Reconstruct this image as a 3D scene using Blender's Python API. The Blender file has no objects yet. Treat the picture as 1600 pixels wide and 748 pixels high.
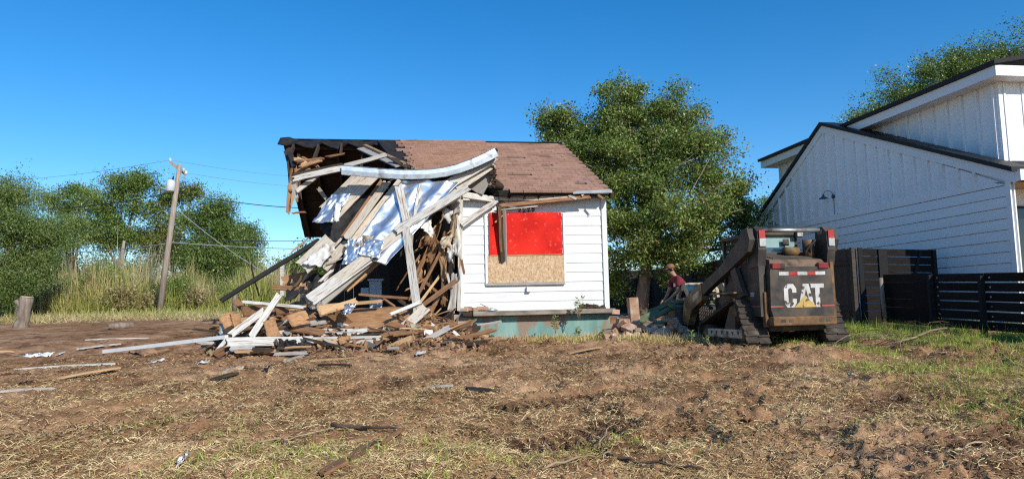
import bpy, bmesh, math, random
import numpy as np
from mathutils import Vector, Matrix

random.seed(11)
RNG = np.random.default_rng(11)
R = math.radians
scene = bpy.context.scene
col = scene.collection

# ------------------------------------------------------------------ camera
FPX = 1120.0                      # focal length in photo pixels (photo is 1600 wide)
EYE = Vector((0.0, 0.0, 1.6))
cam_data = bpy.data.cameras.new('camera')
cam_data.sensor_width = 36.0
cam_data.lens = 36.0 * FPX / 1600.0
cam_data.clip_start = 0.05
cam_data.clip_end = 3000.0
cam = bpy.data.objects.new('camera', cam_data)
col.objects.link(cam)
CAMROT = Matrix.Rotation(R(90 + 5.5), 3, 'X') @ Matrix.Rotation(R(-1.3), 3, 'Z')
cam.matrix_world = Matrix.Translation(EYE) @ CAMROT.to_4x4()
scene.camera = cam

# ------------------------------------------------------------------ sky, sun, exposure
SUN_AZ, SUN_EL = 144.0, 30.0      # azimuth clockwise from +Y
world = bpy.data.worlds.new('World')
scene.world = world
world.use_nodes = True
wt = world.node_tree
wt.nodes.clear()
sky = wt.nodes.new('ShaderNodeTexSky')
sky.sky_type = 'NISHITA'
sky.sun_disc = False
sky.sun_elevation = R(SUN_EL)
sky.sun_rotation = R(SUN_AZ)
sky.altitude = 400.0
sky.air_density = 1.0
sky.dust_density = 0.15
sky.ozone_density = 4.0
hs = wt.nodes.new('ShaderNodeHueSaturation')
hs.inputs['Saturation'].default_value = 1.33
hs.inputs['Value'].default_value = 1.0
bg = wt.nodes.new('ShaderNodeBackground')
bg.inputs['Strength'].default_value = 0.120
wo = wt.nodes.new('ShaderNodeOutputWorld')
wt.links.new(sky.outputs[0], hs.inputs['Color'])
wt.links.new(hs.outputs[0], bg.inputs['Color'])
wt.links.new(bg.outputs[0], wo.inputs['Surface'])

sd = bpy.data.lights.new('sun', 'SUN')
sd.energy = 3.4
sd.angle = R(0.53)
sd.color = (1.0, 0.945, 0.84)
sun = bpy.data.objects.new('sun', sd)
col.objects.link(sun)
sdir = Vector((math.sin(R(SUN_AZ)) * math.cos(R(SUN_EL)), math.cos(R(SUN_AZ)) * math.cos(R(SUN_EL)), math.sin(R(SUN_EL))))
sun.rotation_euler = sdir.to_track_quat('Z', 'Y').to_euler()
sun.location = (8, -8, 12)

scene.view_settings.view_transform = 'Standard'
scene.view_settings.look = 'None'
scene.view_settings.exposure = 0.47
scene.view_settings.gamma = 1.0
scene.view_settings.use_curve_mapping = False
scene.cycles.max_bounces = 6
scene.cycles.filter_width = 1.25
scene.cycles.use_denoising = False
scene.cycles.transparent_max_bounces = 8

# ------------------------------------------------------------------ helpers: points
def at(px, py, Y):
    """world point seen at photo pixel (px, py), standing at depth Y"""
    d = CAMROT @ Vector(((px - 800.0) / FPX, -(py - 374.0) / FPX, -1.0))
    return EYE + d * (Y / d.y)

_gy = np.array([-60, -20, 0, 5, 9, 12.3, 16, 20, 25, 35, 60, 2000.0])
_gz = np.array([-2.5, -1.2, 0, .345, .62, .81, .965, 1.10, 1.23, 1.34, 1.40, 1.40])
_dy = np.linspace(-60, 60, 1201)
_dz = np.interp(_dy, _gy, _gz)
for _ in range(3):
    _dz = np.convolve(np.pad(_dz, 15, mode='edge'), np.ones(31) / 31, mode='valid')

def sst(a, b, v):
    t = np.clip((v - a) / (b - a), 0, 1)
    return t * t * (3 - 2 * t)

def gnd(x, y):
    x = np.asarray(x, float); y = np.asarray(y, float)
    return np.interp(y, _dy, _dz) + 0.30 * sst(0, -9, x) * sst(17, 32, y)

def g(x, y):
    return float(gnd(x, y))

def gp(px, py):
    """ground point seen at a pixel"""
    Y = 3.0
    while Y < 80:
        p = at(px, py, Y)
        if p.z <= g(p.x, p.y):
            return Vector((p.x, p.y, g(p.x, p.y)))
        Y += 0.02
    return p

# ------------------------------------------------------------------ helpers: noise
def _hash(ix, iy, iz, seed):
    h = (ix * 374761393 + iy * 668265263 + iz * 2147483647 + seed * 1274126177) & 0xFFFFFFFF
    h = ((h ^ (h >> 13)) * 1274126177) & 0xFFFFFFFF
    h = h ^ (h >> 16)
    return (h & 0xFFFFFF) / float(0xFFFFFF)

def vnoise(x, y, z=None, seed=0):
    x = np.asarray(x, float); y = np.asarray(y, float)
    z = np.zeros_like(x) if z is None else np.asarray(z, float)
    ix, iy, iz = np.floor(x).astype(np.int64), np.floor(y).astype(np.int64), np.floor(z).astype(np.int64)
    fx, fy, fz = x - ix, y - iy, z - iz
    fx, fy, fz = [f * f * (3 - 2 * f) for f in (fx, fy, fz)]
    out = 0
    for dx in (0, 1):
        for dy in (0, 1):
            for dz in (0, 1):
                w = (fx if dx else 1 - fx) * (fy if dy else 1 - fy) * (fz if dz else 1 - fz)
                out = out + w * _hash(ix + dx, iy + dy, iz + dz, seed)
    return out

def fbm(x, y, sc, seed=0, octv=3):
    out, amp, tot = 0, 1.0, 0
    for k in range(octv):
        out = out + amp * vnoise(np.asarray(x) * sc, np.asarray(y) * sc, None, seed + k * 17)
        tot += amp; amp *= .5; sc *= 2.03
    return out / tot

# ------------------------------------------------------------------ helpers: objects
WM = {}
I4 = Matrix.Identity(4)

def _props(o, label, cat, group, kind):
    if label: o['label'] = label
    if cat: o['category'] = cat
    if group: o['group'] = group
    if kind: o['kind'] = kind

def thing(name, label, cat, M=I4, group=None):
    o = bpy.data.objects.new(name, None)
    o.empty_display_size = 0.2
    col.objects.link(o)
    o.matrix_basis = M
    WM[o.name] = M.copy()
    _props(o, label, cat, group, None)
    return o

def put(name, mesh, mat=None, parent=None, M=I4, label=None, cat=None, group=None, kind=None):
    """link a mesh as one object; M is its world matrix"""
    if mat is not None and len(mesh.materials) == 0:
        mesh.materials.append(mat)
    o = bpy.data.objects.new(name, mesh)
    col.objects.link(o)
    if parent is not None:
        o.parent = parent
        o.matrix_basis = WM[parent.name].inverted() @ M
    else:
        o.matrix_basis = M
    WM[o.name] = M.copy()
    _props(o, label, cat, group, kind)
    return o

def np_mesh(name, V, F, smooth=False):
    V = np.asarray(V, np.float32); F = np.asarray(F, np.int32)
    m = bpy.data.meshes.new(name)
    k = F.shape[1]
    m.vertices.add(len(V)); m.vertices.foreach_set('co', V.ravel())
    m.loops.add(F.size); m.loops.foreach_set('vertex_index', F.ravel())
    m.polygons.add(len(F)); m.polygons.foreach_set('loop_start', np.arange(len(F), dtype=np.int32) * k)
    if smooth:
        m.polygons.foreach_set('use_smooth', np.ones(len(F), bool))
    m.update(calc_edges=True)
    return m

class MB:
    """collects boxes, prisms and tubes into one mesh"""
    def __init__(s): s.v = []; s.f = []; s.sm = []
    def add(s, vs, fs, smooth=False):
        b = len(s.v); s.v += [tuple(v) for v in vs]
        s.f += [[i + b for i in f] for f in fs]; s.sm += [smooth] * len(fs)
        return s
    def box(s, x0, x1, y0, y1, z0, z1, M=None):
        vs = [Vector((x, y, z)) for z in (z0, z1) for y in (y0, y1) for x in (x0, x1)]
        if M: vs = [M @ v for v in vs]
        return s.add(vs, [[0, 2, 3, 1], [4, 5, 7, 6], [0, 1, 5, 4], [2, 6, 7, 3], [0, 4, 6, 2], [1, 3, 7, 5]])
    def bbox(s, x0, x1, y0, y1, z0, z1, b=0.015, M=None):
        """box with chamfered edges"""
        bm = bmesh.new()
        bmesh.ops.create_cube(bm, size=1)
        for v in bm.verts:
            v.co = Vector(((x0 + x1) / 2 + v.co.x * (x1 - x0), (y0 + y1) / 2 + v.co.y * (y1 - y0), (z0 + z1) / 2 + v.co.z * (z1 - z0)))
        bmesh.ops.bevel(bm, geom=bm.edges[:], offset=b, segments=2, affect='EDGES', profile=.5)
        s.bm(bm, M)
        return s
    def bm(s, bm, M=None):
        bm.verts.ensure_lookup_table(); bm.verts.index_update()
        s.add([(M @ v.co if M else v.co.copy()) for v in bm.verts], [[v.index for v in f.verts] for f in bm.faces])
        bm.free()
    def beam(s, p, q, w, t, n=(0, -1, 0)):
        p, q = Vector(p), Vector(q); d = q - p; L = d.length; x = d / L
        n = Vector(n); z = (n - x * n.dot(x)); z = z.normalized() if z.length > 1e-5 else x.orthogonal().normalized()
        y = z.cross(x)
        M = Matrix(((x.x, y.x, z.x, p.x), (x.y, y.y, z.y, p.y), (x.z, y.z, z.z, p.z), (0, 0, 0, 1)))
        return s.box(0, L, -w / 2, w / 2, -t / 2, t / 2, M)
    def prism(s, poly, t0, t1, axis='y', M=None):
        """2-D outline extruded along an axis: 'x' -> (y,z), 'y' -> (x,z), 'z' -> (x,y)"""
        def P3(a, b, t):
            v = {'x': Vector((t, a, b)), 'y': Vector((a, t, b)), 'z': Vector((a, b, t))}[axis]
            return M @ v if M else v
        n = len(poly)
        vs = [P3(a, b, t0) for a, b in poly] + [P3(a, b, t1) for a, b in poly]
        fs = [list(range(n))[::-1], list(range(n, 2 * n))] + [[i, (i + 1) % n, n + (i + 1) % n, n + i] for i in range(n)]
        return s.add(vs, fs)
    def tube(s, pts, r, n=8, cap=True, smooth=True):
        pts = [Vector(p) for p in pts]
        rs = r if isinstance(r, (list, tuple)) else [r] * len(pts)
        vs, fs = [], []
        u = None
        for i, p in enumerate(pts):
            d = (pts[min(i + 1, len(pts) - 1)] - pts[max(i - 1, 0)])
            d = d.normalized() if d.length > 1e-9 else Vector((0, 0, 1))
            if u is None: u = d.orthogonal().normalized()
            else:
                u = u - d * u.dot(d)
                u = u.normalized() if u.length > 1e-6 else d.orthogonal().normalized()
            w = d.cross(u)
            for k in range(n):
                a = 2 * math.pi * k / n
                vs.append(p + (u * math.cos(a) + w * math.sin(a)) * rs[i])
        for i in range(len(pts) - 1):
            for k in range(n):
                fs.append([i * n + k, i * n + (k + 1) % n, (i + 1) * n + (k + 1) % n, (i + 1) * n + k])
        if cap:
            fs.append(list(range(n))[::-1]); fs.append([(len(pts) - 1) * n + k for k in range(n)])
        return s.add(vs, fs, smooth)
    def mesh(s, name='m'):
        m = bpy.data.meshes.new(name)
        m.from_pydata(s.v, [], s.f)
        if any(s.sm): m.polygons.foreach_set('use_smooth', s.sm)
        m.update()
        return m

def frame(p, q, n=(0, -1, .25), twist=0.0):
    p, q = Vector(p), Vector(q); d = q - p; x = d.normalized()
    n = Vector(n); z = n - x * n.dot(x)
    z = z.normalized() if z.length > 1e-4 else x.orthogonal().normalized()
    y = z.cross(x)
    if twist:
        c, s_ = math.cos(twist), math.sin(twist)
        y, z = y * c + z * s_, z * c - y * s_
    return Matrix(((x.x, y.x, z.x, p.x), (x.y, y.y, z.y, p.y), (x.z, y.z, z.z, p.z), (0, 0, 0, 1))), d.length

def plank_mesh(L, w, t, rag=0.0, bow=0.0, rnd=None, seg=4, taper=0.0):
    """a board along local X with worn, splintered ends and a slight bow"""
    rnd = rnd or random
    vs, fs = [], []
    n = seg + 1
    cols = 5 if rag > 0.02 else 2
    ys = [(-.5 + k / (cols - 1)) * w for k in range(cols)]
    e0 = [rnd.uniform(0, rag) for _ in ys]; e1 = [rnd.uniform(0, rag) for _ in ys]
    for i in range(n):
        f = i / seg
        zb = bow * 4 * f * (1 - f)
        ww = 1 - taper * f
        for k, y in enumerate(ys):
            x = L * f
            if i == 0: x = e0[k]
            if i == seg: x = L - e1[k]
            j = rnd.uniform(-.004, .004) if rag > 0 else 0
            vs.append((x, y * ww + j, zb - t / 2)); vs.append((x, y * ww + j, zb + t / 2))
    st = cols * 2
    for i in range(seg):
        for k in range(cols - 1):
            a = i * st + k * 2; b = a + st
            fs.append([a + 1, b + 1, b + 3, a + 3]); fs.append([a, a + 2, b + 2, b])
        a = i * st; b = a + st
        fs.append([a, b, b + 1, a + 1])
        a = i * st + (cols - 1) * 2; b = a + st
        fs.append([a + 1, b + 1, b, a])
    for k in range(cols - 1):
        a = k * 2; fs.append([a, a + 1, a + 3, a + 2])
        a = seg * st + k * 2; fs.append([a, a + 2, a + 3, a + 1])
    m = bpy.data.meshes.new('plank'); m.from_pydata(vs, [], fs); m.update()
    return m

def plank(name, p, q, w, t, mat, parent=None, n=(0, -1, .25), twist=0.0, rag=0.05, bow=0.0, taper=0.0, **kw):
    M, L = frame(p, q, n, twist)
    return put(name, plank_mesh(L, w, t, rag, bow, taper=taper), mat, parent, M, **kw)

def crumple(corners, nu, nv, amp, seed, thick=0.006, sc=6.0, fold=0.0, smooth=False):
    """a crumpled sheet spanned between four world corners (a,b,c,d going round); returns a mesh in world coordinates"""
    a, b, c, d = [np.array(p) for p in corners]
    U, Vv = np.meshgrid(np.linspace(0, 1, nu + 1), np.linspace(0, 1, nv + 1), indexing='ij')
    P = (a * ((1 - U) * (1 - Vv))[..., None] + b * (U * (1 - Vv))[..., None] + c * (U * Vv)[..., None] + d * ((1 - U) * Vv)[..., None])
    nrm = np.cross(b - a, d - a); nrm = nrm / np.linalg.norm(nrm)
    if nrm[1] > 0: nrm = -nrm
    lu, lv = np.linalg.norm(b - a), np.linalg.norm(d - a)
    h = (vnoise(U * lu * sc, Vv * lv * sc, None, seed) - .5) * 2
    h = h + (np.abs(vnoise(U * lu * sc * 2.3, Vv * lv * sc * 2.3, None, seed + 5) - .5) * 2 - .5) * .8
    if fold: h = h + np.sin(Vv * lv * 22 + 3 * vnoise(U * 2, Vv * 3, None, seed + 9)) * fold
    P = P + nrm * (h * amp)[..., None]
    jit = (np.stack([vnoise(U * 9, Vv * 9, None, seed + 31 + k) - .5 for k in range(3)], -1)) * amp * 1.6
    P = P + jit
    P2 = P - nrm * thick
    n = (nu + 1) * (nv + 1)
    idx = np.arange(n).reshape(nu + 1, nv + 1)
    q = np.stack([idx[:-1, :-1], idx[1:, :-1], idx[1:, 1:], idx[:-1, 1:]], -1).reshape(-1, 4)
    F = np.concatenate([q, q[:, ::-1] + n])
    ring = list(idx[:, 0]) + list(idx[-1, 1:]) + list(idx[-2::-1, -1]) + list(idx[0, -2:0:-1])
    rim = [[ring[i], ring[i] + n, ring[(i + 1) % len(ring)] + n, ring[(i + 1) % len(ring)]] for i in range(len(ring))]
    return np_mesh('sheet', np.concatenate([P.reshape(-1, 3), P2.reshape(-1, 3)]), np.concatenate([F, np.array(rim)]), smooth)

# ------------------------------------------------------------------ materials
def _n(t, typ, **kw):
    n = t.nodes.new(typ)
    for k, v in kw.items(): setattr(n, k, v)
    return n

def material(name, c1, c2=None, scale=6.0, stretch=(1, 1, 1), rough=.8, bump=.15, bdist=.01, metal=0.0, spec=.3, rand=.15,
             dirt=None, dscale=3.0, dlo=.5, dhi=.65, island=0.0, trans=0.0, detail=6.0, rough2=None, world=False, coat=0.0):
    m = bpy.data.materials.new(name); m.use_nodes = True
    t = m.node_tree; t.nodes.clear(); L = t.links.new
    out = _n(t, 'ShaderNodeOutputMaterial'); b = _n(t, 'ShaderNodeBsdfPrincipled')
    tc = _n(t, 'ShaderNodeTexCoord'); mp = _n(t, 'ShaderNodeMapping')
    mp.inputs['Scale'].default_value = stretch
    if world:
        ge = _n(t, 'ShaderNodeNewGeometry'); L(ge.outputs['Position'], mp.inputs['Vector'])
    else:
        L(tc.outputs['Object'], mp.inputs['Vector'])
    oi = _n(t, 'ShaderNodeObjectInfo')
    nz = _n(t, 'ShaderNodeTexNoise'); nz.inputs['Scale'].default_value = scale; nz.inputs['Detail'].default_value = detail
    nz.inputs['Roughness'].default_value = .6
    off = _n(t, 'ShaderNodeVectorMath', operation='ADD')
    cx = _n(t, 'ShaderNodeVectorMath', operation='SCALE'); cx.inputs[0].default_value = (37.1, 17.7, 51.3)
    L(oi.outputs['Random'], cx.inputs['Scale']); L(mp.outputs[0], off.inputs[0]); L(cx.outputs[0], off.inputs[1])
    L(off.outputs[0], nz.inputs['Vector'])
    rp = _n(t, 'ShaderNodeValToRGB')
    rp.color_ramp.elements[0].position = .36; rp.color_ramp.elements[1].position = .64
    rp.color_ramp.elements[0].color = (*c1, 1); rp.color_ramp.elements[1].color = (*(c2 or c1), 1)
    L(nz.outputs['Fac'], rp.inputs['Fac'])
    c = rp.outputs['Color']
    if dirt is not None:
        dn = _n(t, 'ShaderNodeTexNoise'); dn.inputs['Scale'].default_value = dscale; dn.inputs['Detail'].default_value = 5
        L(off.outputs[0], dn.inputs['Vector'])
        mr = _n(t, 'ShaderNodeMapRange'); mr.inputs['From Min'].default_value = dlo; mr.inputs['From Max'].default_value = dhi
        L(dn.outputs['Fac'], mr.inputs['Value'])
        mx = _n(t, 'ShaderNodeMix', data_type='RGBA'); mx.inputs['B'].default_value = (*dirt, 1)
        L(mr.outputs[0], mx.inputs['Factor']); L(c, mx.inputs['A']); c = mx.outputs['Result']
    if rand or island:
        h = _n(t, 'ShaderNodeHueSaturation')
        mr2 = _n(t, 'ShaderNodeMapRange')
        k = island if island else rand
        mr2.inputs['To Min'].default_value = 1 - k; mr2.inputs['To Max'].default_value = 1 + k
        if island:
            ge2 = _n(t, 'ShaderNodeNewGeometry')
            ad = _n(t, 'ShaderNodeMath', operation='ADD'); fr = _n(t, 'ShaderNodeMath', operation='FRACT')
            L(ge2.outputs['Random Per Island'], ad.inputs[0]); L(oi.outputs['Random'], ad.inputs[1])
            L(ad.outputs[0], fr.inputs[0]); L(fr.outputs[0], mr2.inputs['Value'])
            hm = _n(t, 'ShaderNodeMapRange'); hm.inputs['To Min'].default_value = .5 - k * .035; hm.inputs['To Max'].default_value = .5 + k * .035
            m3 = _n(t, 'ShaderNodeMath', operation='MULTIPLY'); m3.inputs[1].default_value = 7.31
            f3 = _n(t, 'ShaderNodeMath', operation='FRACT')
            L(fr.outputs[0], m3.inputs[0]); L(m3.outputs[0], f3.inputs[0]); L(f3.outputs[0], hm.inputs['Value']); L(hm.outputs[0], h.inputs['Hue'])
        else:
            L(oi.outputs['Random'], mr2.inputs['Value'])
        L(mr2.outputs[0], h.inputs['Value']); L(c, h.inputs['Color']); c = h.outputs['Color']
    L(c, b.inputs['Base Color'])
    b.inputs['Roughness'].default_value = rough; b.inputs['Metallic'].default_value = metal
    b.inputs['Specular IOR Level'].default_value = spec
    if coat: b.inputs['Coat Weight'].default_value = coat
    if rough2 is not None:
        rr = _n(t, 'ShaderNodeMapRange'); rr.inputs['To Min'].default_value = rough; rr.inputs['To Max'].default_value = rough2
        L(nz.outputs['Fac'], rr.inputs['Value']); L(rr.outputs[0], b.inputs['Roughness'])
    if bump:
        bp = _n(t, 'ShaderNodeBump'); bp.inputs['Strength'].default_value = bump; bp.inputs['Distance'].default_value = bdist
        L(nz.outputs['Fac'], bp.inputs['Height']); L(bp.outputs[0], b.inputs['Normal'])
    if trans:
        tl = _n(t, 'ShaderNodeBsdfTranslucent'); L(c, tl.inputs['Color'])
        ms = _n(t, 'ShaderNodeMixShader'); ms.inputs[0].default_value = trans
        L(b.outputs[0], ms.inputs[1]); L(tl.outputs[0], ms.inputs[2]); L(ms.outputs[0], out.inputs['Surface'])
    else:
        L(b.outputs[0], out.inputs['Surface'])
    return m

GRAIN = (1.2, 14, 14)
W = dict(
    white=material('white painted board', (.46, .43, .38), (.64, .61, .56), 4, GRAIN, .65, .35, dirt=(.26, .18, .12), dscale=3.0, dlo=.53, dhi=.66, rand=.18),
    cream=material('cream painted sheathing', (.46, .39, .31), (.62, .55, .46), 4, GRAIN, .75, .3, dirt=(.20, .14, .09), dscale=3.5, dlo=.6, dhi=.66, rand=.15),
    raw=material('raw yellow timber', (.36, .21, .10), (.52, .34, .18), 4, GRAIN, .8, .3, rand=.25, dirt=(.18, .09, .045), dscale=2, dlo=.58, dhi=.75),
    brown=material('old brown timber', (.17, .085, .042), (.31, .16, .075), 4, GRAIN, .85, .35, rand=.3, dirt=(.08, .045, .03), dscale=2.5, dlo=.55, dhi=.75),
    orange=material('orange stained panel', (.29, .145, .062), (.42, .235, .12), 3, GRAIN, .8, .2, rand=.22, dirt=(.16, .08, .04), dscale=2, dlo=.55, dhi=.75),
    grey=material('weathered grey board', (.27, .24, .21), (.40, .37, .33), 4, GRAIN, .85, .35, rand=.2),
    dark=material('tarred black board', (.012, .011, .011), (.035, .030, .027), 4, GRAIN, .85, .3, rand=.3),
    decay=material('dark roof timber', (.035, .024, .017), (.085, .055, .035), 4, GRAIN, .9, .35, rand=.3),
)
TAR = material('tar paper', (.010, .010, .011), (.026, .025, .025), 9, (1, 1, 1), .75, .4, rand=.1)
FOIL = material('foil insulation', (.62, .64, .68), (.78, .79, .80), 5, (1, 1, 1), .26, .05, .004, metal=.88, rand=0, rough2=.38, world=True)
GALV = material('dull galvanised metal', (.50, .55, .60), (.72, .76, .80), 5, (1, 1, 1), .42, .15, metal=.75, rand=.05, dirt=(.34, .33, .33), dscale=5, dlo=.55, dhi=.7)
PLASTER = material('broken plasterboard', (.60, .58, .54), (.74, .72, .68), 7, (1, 1, 1), .9, .3, rand=.15, dirt=(.32, .26, .2), dscale=4, dlo=.52, dhi=.66)
CARD = material('torn fibreboard', (.42, .33, .22), (.58, .48, .34), 7, (1, 1, 1), .9, .4, rand=.25, dirt=(.2, .12, .07), dscale=4, dlo=.52, dhi=.66)
# ================================================================== ground
def _seg(x, y, a, b):
    ax, ay = a; bx, by = b
    dx, dy = bx - ax, by - ay; L = math.hypot(dx, dy); dx /= L; dy /= L
    s = (x - ax) * dx + (y - ay) * dy
    o = -(x - ax) * dy + (y - ay) * dx
    return s, o, L

def _gpt(px, py):
    p = gp(px, py); return (p.x, p.y)

TRACKS = [(_gpt(770, 640), _gpt(1010, 606), .42), (_gpt(800, 690), _gpt(985, 668), .40), (_gpt(1270, 690), _gpt(1440, 592), .42),
          (_gpt(1000, 640), _gpt(1250, 560), .40), (_gpt(1330, 735), _gpt(1600, 690), .42), (_gpt(560, 600), _gpt(880, 560), .40)]
MOUNDS = [(*_gpt(1235, 560), .95, .42, .15), (*_gpt(1320, 560), .30, .2, .07), (*_gpt(1010, 582), .6, .3, .06), (*_gpt(860, 690), .5, .35, -.08),
          (*_gpt(560, 680), .7, .25, -.05), (*_gpt(1480, 690), .7, .5, .08), (*_gpt(1270, 660), .6, .35, .07), (*_gpt(1530, 735), .5, .4, .07),
          (*_gpt(840, 545), 1.3, .35, .05), (*_gpt(1000, 540), 1.5, .5, .09), (*_gpt(760, 575), .9, .3, .05), (*_gpt(130, 630), .5, .3, .05)]

def churn(x, y):
    """how far the soil is broken up (0 raked flat .. 1 churned by the tracks)"""
    c = fbm(x, y, .55, 3, 3)
    right = sst(-2.5, 2.0, x + .35 * (y - 8))
    return np.clip(.25 + .75 * right * sst(.36, .58, c) + .35 * sst(.55, .7, c), 0, 1)

def green(x, y):
    """share of living grass"""
    n = fbm(x, y, .8, 40, 3)
    zone = sst(4.1, 5.2, x + .9 * (n - .5) + .12 * (10 - y)) * sst(5.6, 6.8, y) * sst(24, 18, y)
    bare = np.exp(-(((x - 6.3) / 1.1) ** 2 + ((y - 8.55) / .42) ** 2)) * 1.1 + np.exp(-(((x - 6.2) / 1.6) ** 2 + ((y - 10.6) / .45) ** 2)) * .8
    zone = np.clip(zone - bare, 0, 1)
    near = 0
    for cx, cy, r in ((-1.75, 6.0, .8), (-.45, 5.7, .7), (-2.5, 6.2, .7), (-1.1, 5.6, .7), (.9, 6.1, .5), (-3.3, 7.0, .7), (3.1, 6.3, .5)):
        near = near + np.exp(-(((x - cx) / r) ** 2 + ((y - cy) / (r * .7)) ** 2))
    near = np.clip(near, 0, 1) * sst(.42, .58, fbm(x, y, 2.2, 60, 2)) * .5
    return np.clip(zone * sst(.30, .5, fbm(x, y, 1.4, 70, 2)) + near, 0, 1)

def fine(x, y):
    c = churn(x, y)
    h = (fbm(x, y, .9, 5, 2) - .5) * .10
    h = h + (fbm(x, y, 3.2, 8, 3) - .5) * (.07 + .17 * c)
    wx = x + .12 * vnoise(x * 6, y * 6, None, 31); wy = y + .12 * vnoise(x * 6, y * 6, None, 32)
    b = vnoise(wx * 8, wy * 11, None, 21); b2 = vnoise(wx * 19, wy * 23, None, 22)
    h = h + (.42 - np.abs(b - .5) * 2) * (.028 + .060 * c) + (.42 - np.abs(b2 - .5) * 2) * (.018 + .046 * c)
    for a, b_, w in TRACKS:
        s, o, L = _seg(x, y, a, b_)
        m = sst(w / 2 + .08, w / 2 - .04, np.abs(o)) * sst(-.2, .15, s) * sst(L + .2, L - .15, s) * sst(.28, .42, fbm(x, y, 1.1, 91, 2))
        tread = np.maximum(0, np.sin((s + .25 * np.abs(o)) * 2 * math.pi / .125))
        h = h * (1 - .75 * m) + m * (-.045 + .065 * tread)
    for mx, my, rx, ry, a in MOUNDS:
        h = h + a * np.exp(-(((x - mx) / rx) ** 2 + ((y - my) / ry) ** 2)) * (.6 + .8 * fbm(x, y, 4, 77, 2))
    fade = sst(26, 17, np.hypot(x, y))
    return h * (.25 + .75 * fade)

def _ground():
    ang = np.concatenate([np.linspace(-math.pi, -R(52), 30)[:-1], np.linspace(-R(52), R(52), 470), np.linspace(R(52), math.pi, 30)[1:]])
    rr = np.concatenate([[.004], np.geomspace(.6, 4.2, 24)[:-1], np.geomspace(4.2, 22, 360), np.geomspace(22, 60, 60)[1:], np.geomspace(60, 1500, 26)[1:]])
    A, Rr = np.meshgrid(ang, rr, indexing='ij')
    X, Y = np.sin(A) * Rr, np.cos(A) * Rr
    Z = gnd(X, Y) + fine(X, Y)
    V = np.stack([X, Y, Z], -1).reshape(-1, 3)
    na, nr = len(ang), len(rr)
    idx = np.arange(na * nr).reshape(na, nr)
    F = np.stack([idx[:-1, :-1], idx[:-1, 1:], idx[1:, 1:], idx[1:, :-1]], -1).reshape(-1, 4)
    m = np_mesh('ground', V, F[:, ::-1], smooth=True)
    return m

def ground_mat():
    m = bpy.data.materials.new('red brown soil'); m.use_nodes = True
    t = m.node_tree; t.nodes.clear(); L = t.links.new
    out = _n(t, 'ShaderNodeOutputMaterial'); b = _n(t, 'ShaderNodeBsdfPrincipled')
    ge = _n(t, 'ShaderNodeNewGeometry')
    def noise(sc, det=6, ro=.6):
        n = _n(t, 'ShaderNodeTexNoise'); n.inputs['Scale'].default_value = sc; n.inputs['Detail'].default_value = det; n.inputs['Roughness'].default_value = ro
        L(ge.outputs['Position'], n.inputs['Vector']); return n.outputs['Fac']
    def ramp(src, p0, p1, c0, c1):
        r = _n(t, 'ShaderNodeValToRGB'); r.color_ramp.elements[0].position = p0; r.color_ramp.elements[1].position = p1
        r.color_ramp.elements[0].color = (*c0, 1); r.color_ramp.elements[1].color = (*c1, 1); L(src, r.inputs[0]); return r.outputs[0]
    def mix(f, a, b_):
        x = _n(t, 'ShaderNodeMix', data_type='RGBA')
        L(f, x.inputs['Factor'])
        for s, v in (('A', a), ('B', b_)):
            if isinstance(v, tuple): x.inputs[s].default_value = (*v, 1)
            else: L(v, x.inputs[s])
        return x.outputs['Result']
    big = noise(.55, 5); mid = noise(3.5, 7); fin = noise(28, 6, .7); vf = noise(90, 4, .7)
    c = ramp(mid, .35, .68, (.18, .088, .042), (.45, .250, .130))
    c = mix(ramp(big, .48, .66, (0, 0, 0), (1, 1, 1)), c, ramp(mid, .3, .7, (.40, .215, .118), (.60, .38, .225)))
    c = mix(ramp(noise(1.5, 6), .55, .63, (0, 0, 0), (.75, .75, .75)), c, (.075, .036, .021))
    c = mix(ramp(fin, .52, .72, (0, 0, 0), (.55, .55, .55)), c, (.50, .33, .185))
    c = mix(ramp(vf, .60, .72, (0, 0, 0), (.5, .5, .5)), c, (.045, .026, .016))
    L(c, b.inputs['Base Color']); b.inputs['Roughness'].default_value = .95; b.inputs['Specular IOR Level'].default_value = .04
    ad = _n(t, 'ShaderNodeMath', operation='ADD'); L(fin, ad.inputs[0]); L(vf, ad.inputs[1])
    bp = _n(t, 'ShaderNodeBump'); bp.inputs['Strength'].default_value = .7; bp.inputs['Distance'].default_value = .02
    L(ad.outputs[0], bp.inputs['Height']); L(bp.outputs[0], b.inputs['Normal']); L(b.outputs[0], out.inputs['Surface'])
    return m

SOIL = ground_mat()
put('ground', _ground(), SOIL, kind='structure', label='bare red brown dirt lot torn up by tracks and strewn with straw')

# ---- scatter over the visible fan of ground
def fan(n, r0, r1, a0=-46, a1=46, power=1.0):
    u = RNG.random(n)
    r = (r0 ** power + u * (r1 ** power - r0 ** power)) ** (1 / power)
    a = np.radians(RNG.uniform(a0, a1, n))
    return np.sin(a) * r, np.cos(a) * r

HOUSE_CLEAR = lambda x, y: ~((y > 15.2 + .155 * (x - 1)) & (x > -6.2) & (x < 2.6))

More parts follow.
